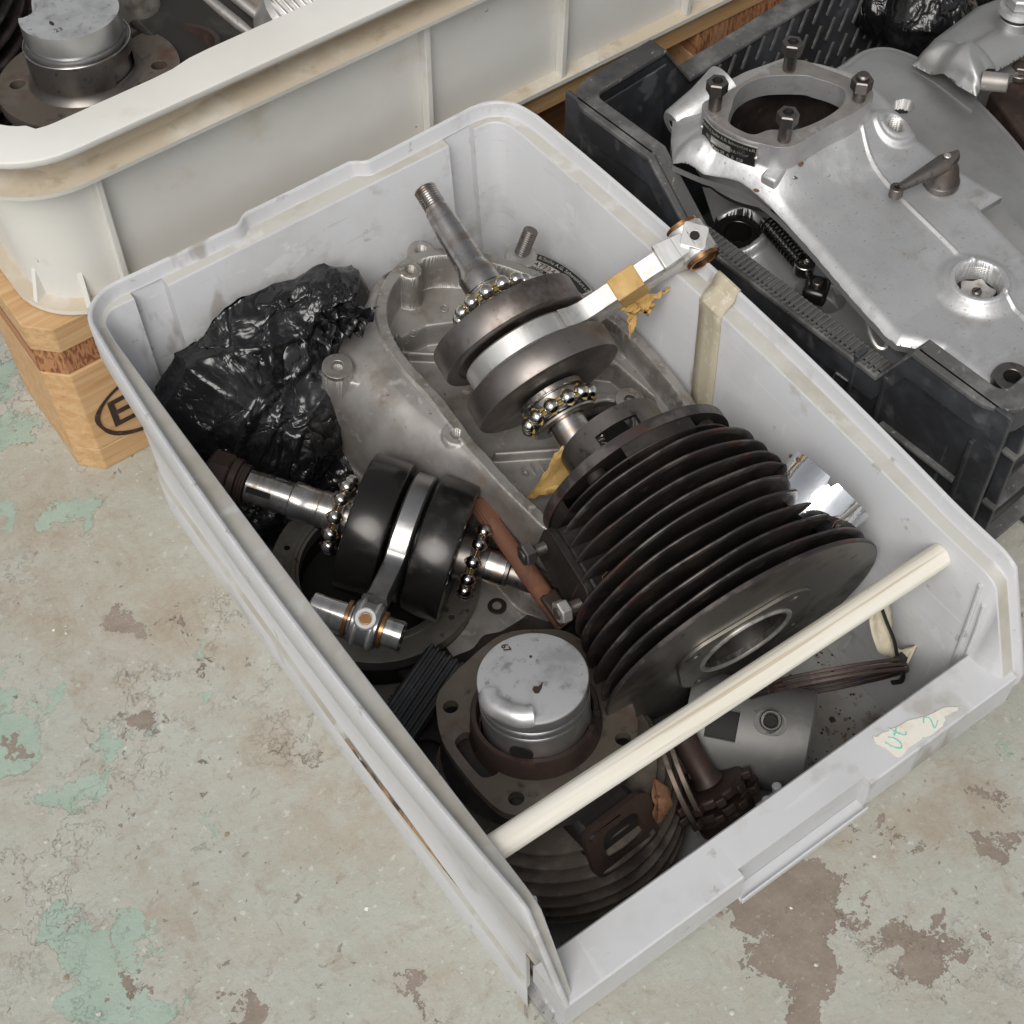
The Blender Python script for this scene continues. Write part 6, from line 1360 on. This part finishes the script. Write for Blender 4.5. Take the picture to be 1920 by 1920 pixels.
HH = zc2-.0085*sst(-s1, 0, .0050)*(s1 < 0)-.0070*sst(-s2, 0, .0022)*(s2 < 0); HH[-1, :] = zc2-.0104
b = MB(); b.v = [tuple(p) for p in np.stack([XX, YY, HH], -1).reshape(-1, 3)]; b.f = [(i*na+k, (i+1)*na+k, (i+1)*na+(k+1) % na, i*na+(k+1) % na) for i in range(nr) for k in range(na)]+[tuple(range(na))]; b.mi = [1 if i == nr-1 else 0 for i in range(nr) for k in range(na)]+[0]
b.build('crown', [m_piston, m_pistonside], pt, ang=40)
x, y = cp_(110, 56); text('stamp', '23', .0050, T(x, y, zc2), m_ink, pt, depth=.0001)
x, y = cp_(97, 44); b = MB(); b.prism(circ(.0012, 10), 0, .0002, M=T(x, y, zc2) @ Matrix.Diagonal((.9, 2.2, 1, 1))); b.build('dark_dent', m_ink, pt, smooth=False)
# dark barrel at the left edge
lf_ = frame(P(-60, 150, .20), (-.25, .1, 1), (1, 0, 0)); bl_ = thing('finned_barrel', 'black finned barrel at the far left of the cream crate', 'cylinder barrel', lf_)
for k in range(11):
    b = MB(); spin_fin(b, .066, -.03+k*.0105, .0026, .03, 96, 30+k); b.build('fin', [m_iron, m_finedge], bl_, ang=60)
b = MB(); b.cyl(.034, -.05, .10, 48); b.build('barrel', m_iron, bl_)
# bright tube behind the piston
o = thing('bright_tube', 'bright silvery tube standing behind the piston in the cream crate', 'tube', frame(P(265, 40, .25), (.0, .0, 1))); b = MB(); b.ring(.014, .012, -.08, .035, 40); b.build('tube_wall', m_platesil, o)
o = thing('curved_shroud', 'dark red-brown curved iron piece beside the slotted sleeve', 'shroud', frame(P(320, 130, .250), (.1, .2, 1))); b = MB(); b.lathe([(.030, 0), (.032, .014), (.029, .014), (.027, 0)], 40, closed=True, a0=rad(-80), a1=rad(110)); b.build('shroud_wall', m_rustdark, o)
o = thing('iron_block', 'large dark scratched iron casting behind the rim of the cream crate', 'iron casting', frame(P(385, 30, .255), (.10, -.25, 1), (1, .15, 0)))
b = MB(); pts = smooth_poly([(-.030, -.060), (-.034, .06), (.024, .06), (.03, -.01), (.026, -.062)], 3); b.prism([tuple(p) for p in pts], -.08, 0); b.build('casting_body', mat('scratched_dark_iron', (.055, .05, .045), .4, .6, [lay((.10, .095, .085), 30, .56, .66, a=.6), lay((.45, .44, .42), 20, .69, .71, st=(1, 12, 1), a=.7), lay((.45, .43, .40), 60, .70, .74, a=.7)], [(200, .3, .0003)]), o, bevel=.004)
o = thing('dirty_casting', 'dirty tan alloy casting with raised ridges behind the rim of the cream crate', 'alloy casting', frame(P(500, 20, .250), (-.05, -.22, 1), (1, .1, 0)))
m_tan = mat('dirty_tan_alloy', (.27, .225, .18), .6, .4, [lay((.15, .11, .08), 40, .48, .64, a=.9), lay((.45, .42, .38), 35, .6, .7, a=.7), lay((.05, .035, .025), 180, .64, .7, a=.8)], [(250, .5, .0006)])
b = MB(); b.prism([tuple(p) for p in smooth_poly([(-.030, -.05), (-.034, .05), (.05, .05), (.048, -.04), (.0, -.055)], 3)], -.07, 0); b.build('casting_body', m_tan, o, bevel=.003)
for x0_, tilt in ((-.027, -.10), (-.014, -.12), (.003, -.1)):
    b = MB(); b.tube([(x0_, .05, .002), (x0_+.006, .0, .003), (x0_+.012, -.030 if x0_ < 0 else .0, -.001)], [.0035, .0035, .0015], 12); b.build('ridge', m_alu, o)
o = thing('alloy_cap', 'bright ribbed aluminium cap peeking over the rim of the cream crate', 'cap', frame(P(590, 5, .262), (.25, -.35, .9), (1, .2, 0)))
b = MB(); b.cyl(.031, -.03, 0, 64, b=.003); b.build('cap_body', m_rodal, o)
for k in range(6): b = MB(); b.box((-.0235+k*.0052, 0, .0008), (.0022, .05-abs(k-2.5)*.002, .0028)); b.build('rib', m_rodal, o, bevel=.0009)
# dark fill of smaller parts low in the cream crate
o = thing('dark_fill_sheet', 'dark sheet standing in for smaller parts low in the cream crate', 'infill', T(0, 0, .17)); b = MB(); b.box((.13, .46, 0), (.54, .34, .003)); b.build('fill_sheet', m_iron, o, smooth=False)

for par, pts, zt_, zb_ in ((en, cov, .130, .06), (e2, o2, .140, .05), (e3, o3, .155, .05)):
    cx_ = sum(p[0] for p in pts)/len(pts); cy_ = sum(p[1] for p in pts)/len(pts); k_ = .80 if par is en else .965
    b = MB(); b.prism([(max(.240, cx_+(p[0]-cx_)*k_+(.012 if par is en else 0)), max(-.118, cy_+(p[1]-cy_)*k_)) for p in pts[::2]], zb_, zt_); b.build('lower_body', m_cover2, par)

b = MB(); rs = random.Random(21)
for q in ((1428, 300, 5), (1440, 290, 4), (1500, 300, 4), (1492, 340, 5), (1470, 352, 4), (1322, 240, 3), (1600, 228, 3)):
    c = PC(q[0], q[1], .012 if q[1] < 310 else .003)
    for k in range(q[2]): b.ball((c.x+rs.uniform(-.003, .003), c.y+rs.uniform(-.003, .003), c.z-.0006), rs.uniform(.0007, .0016), 8, sc=(1.3, 1, .5))
b.build('rust_specks', m_rust, en, kind='stuff')
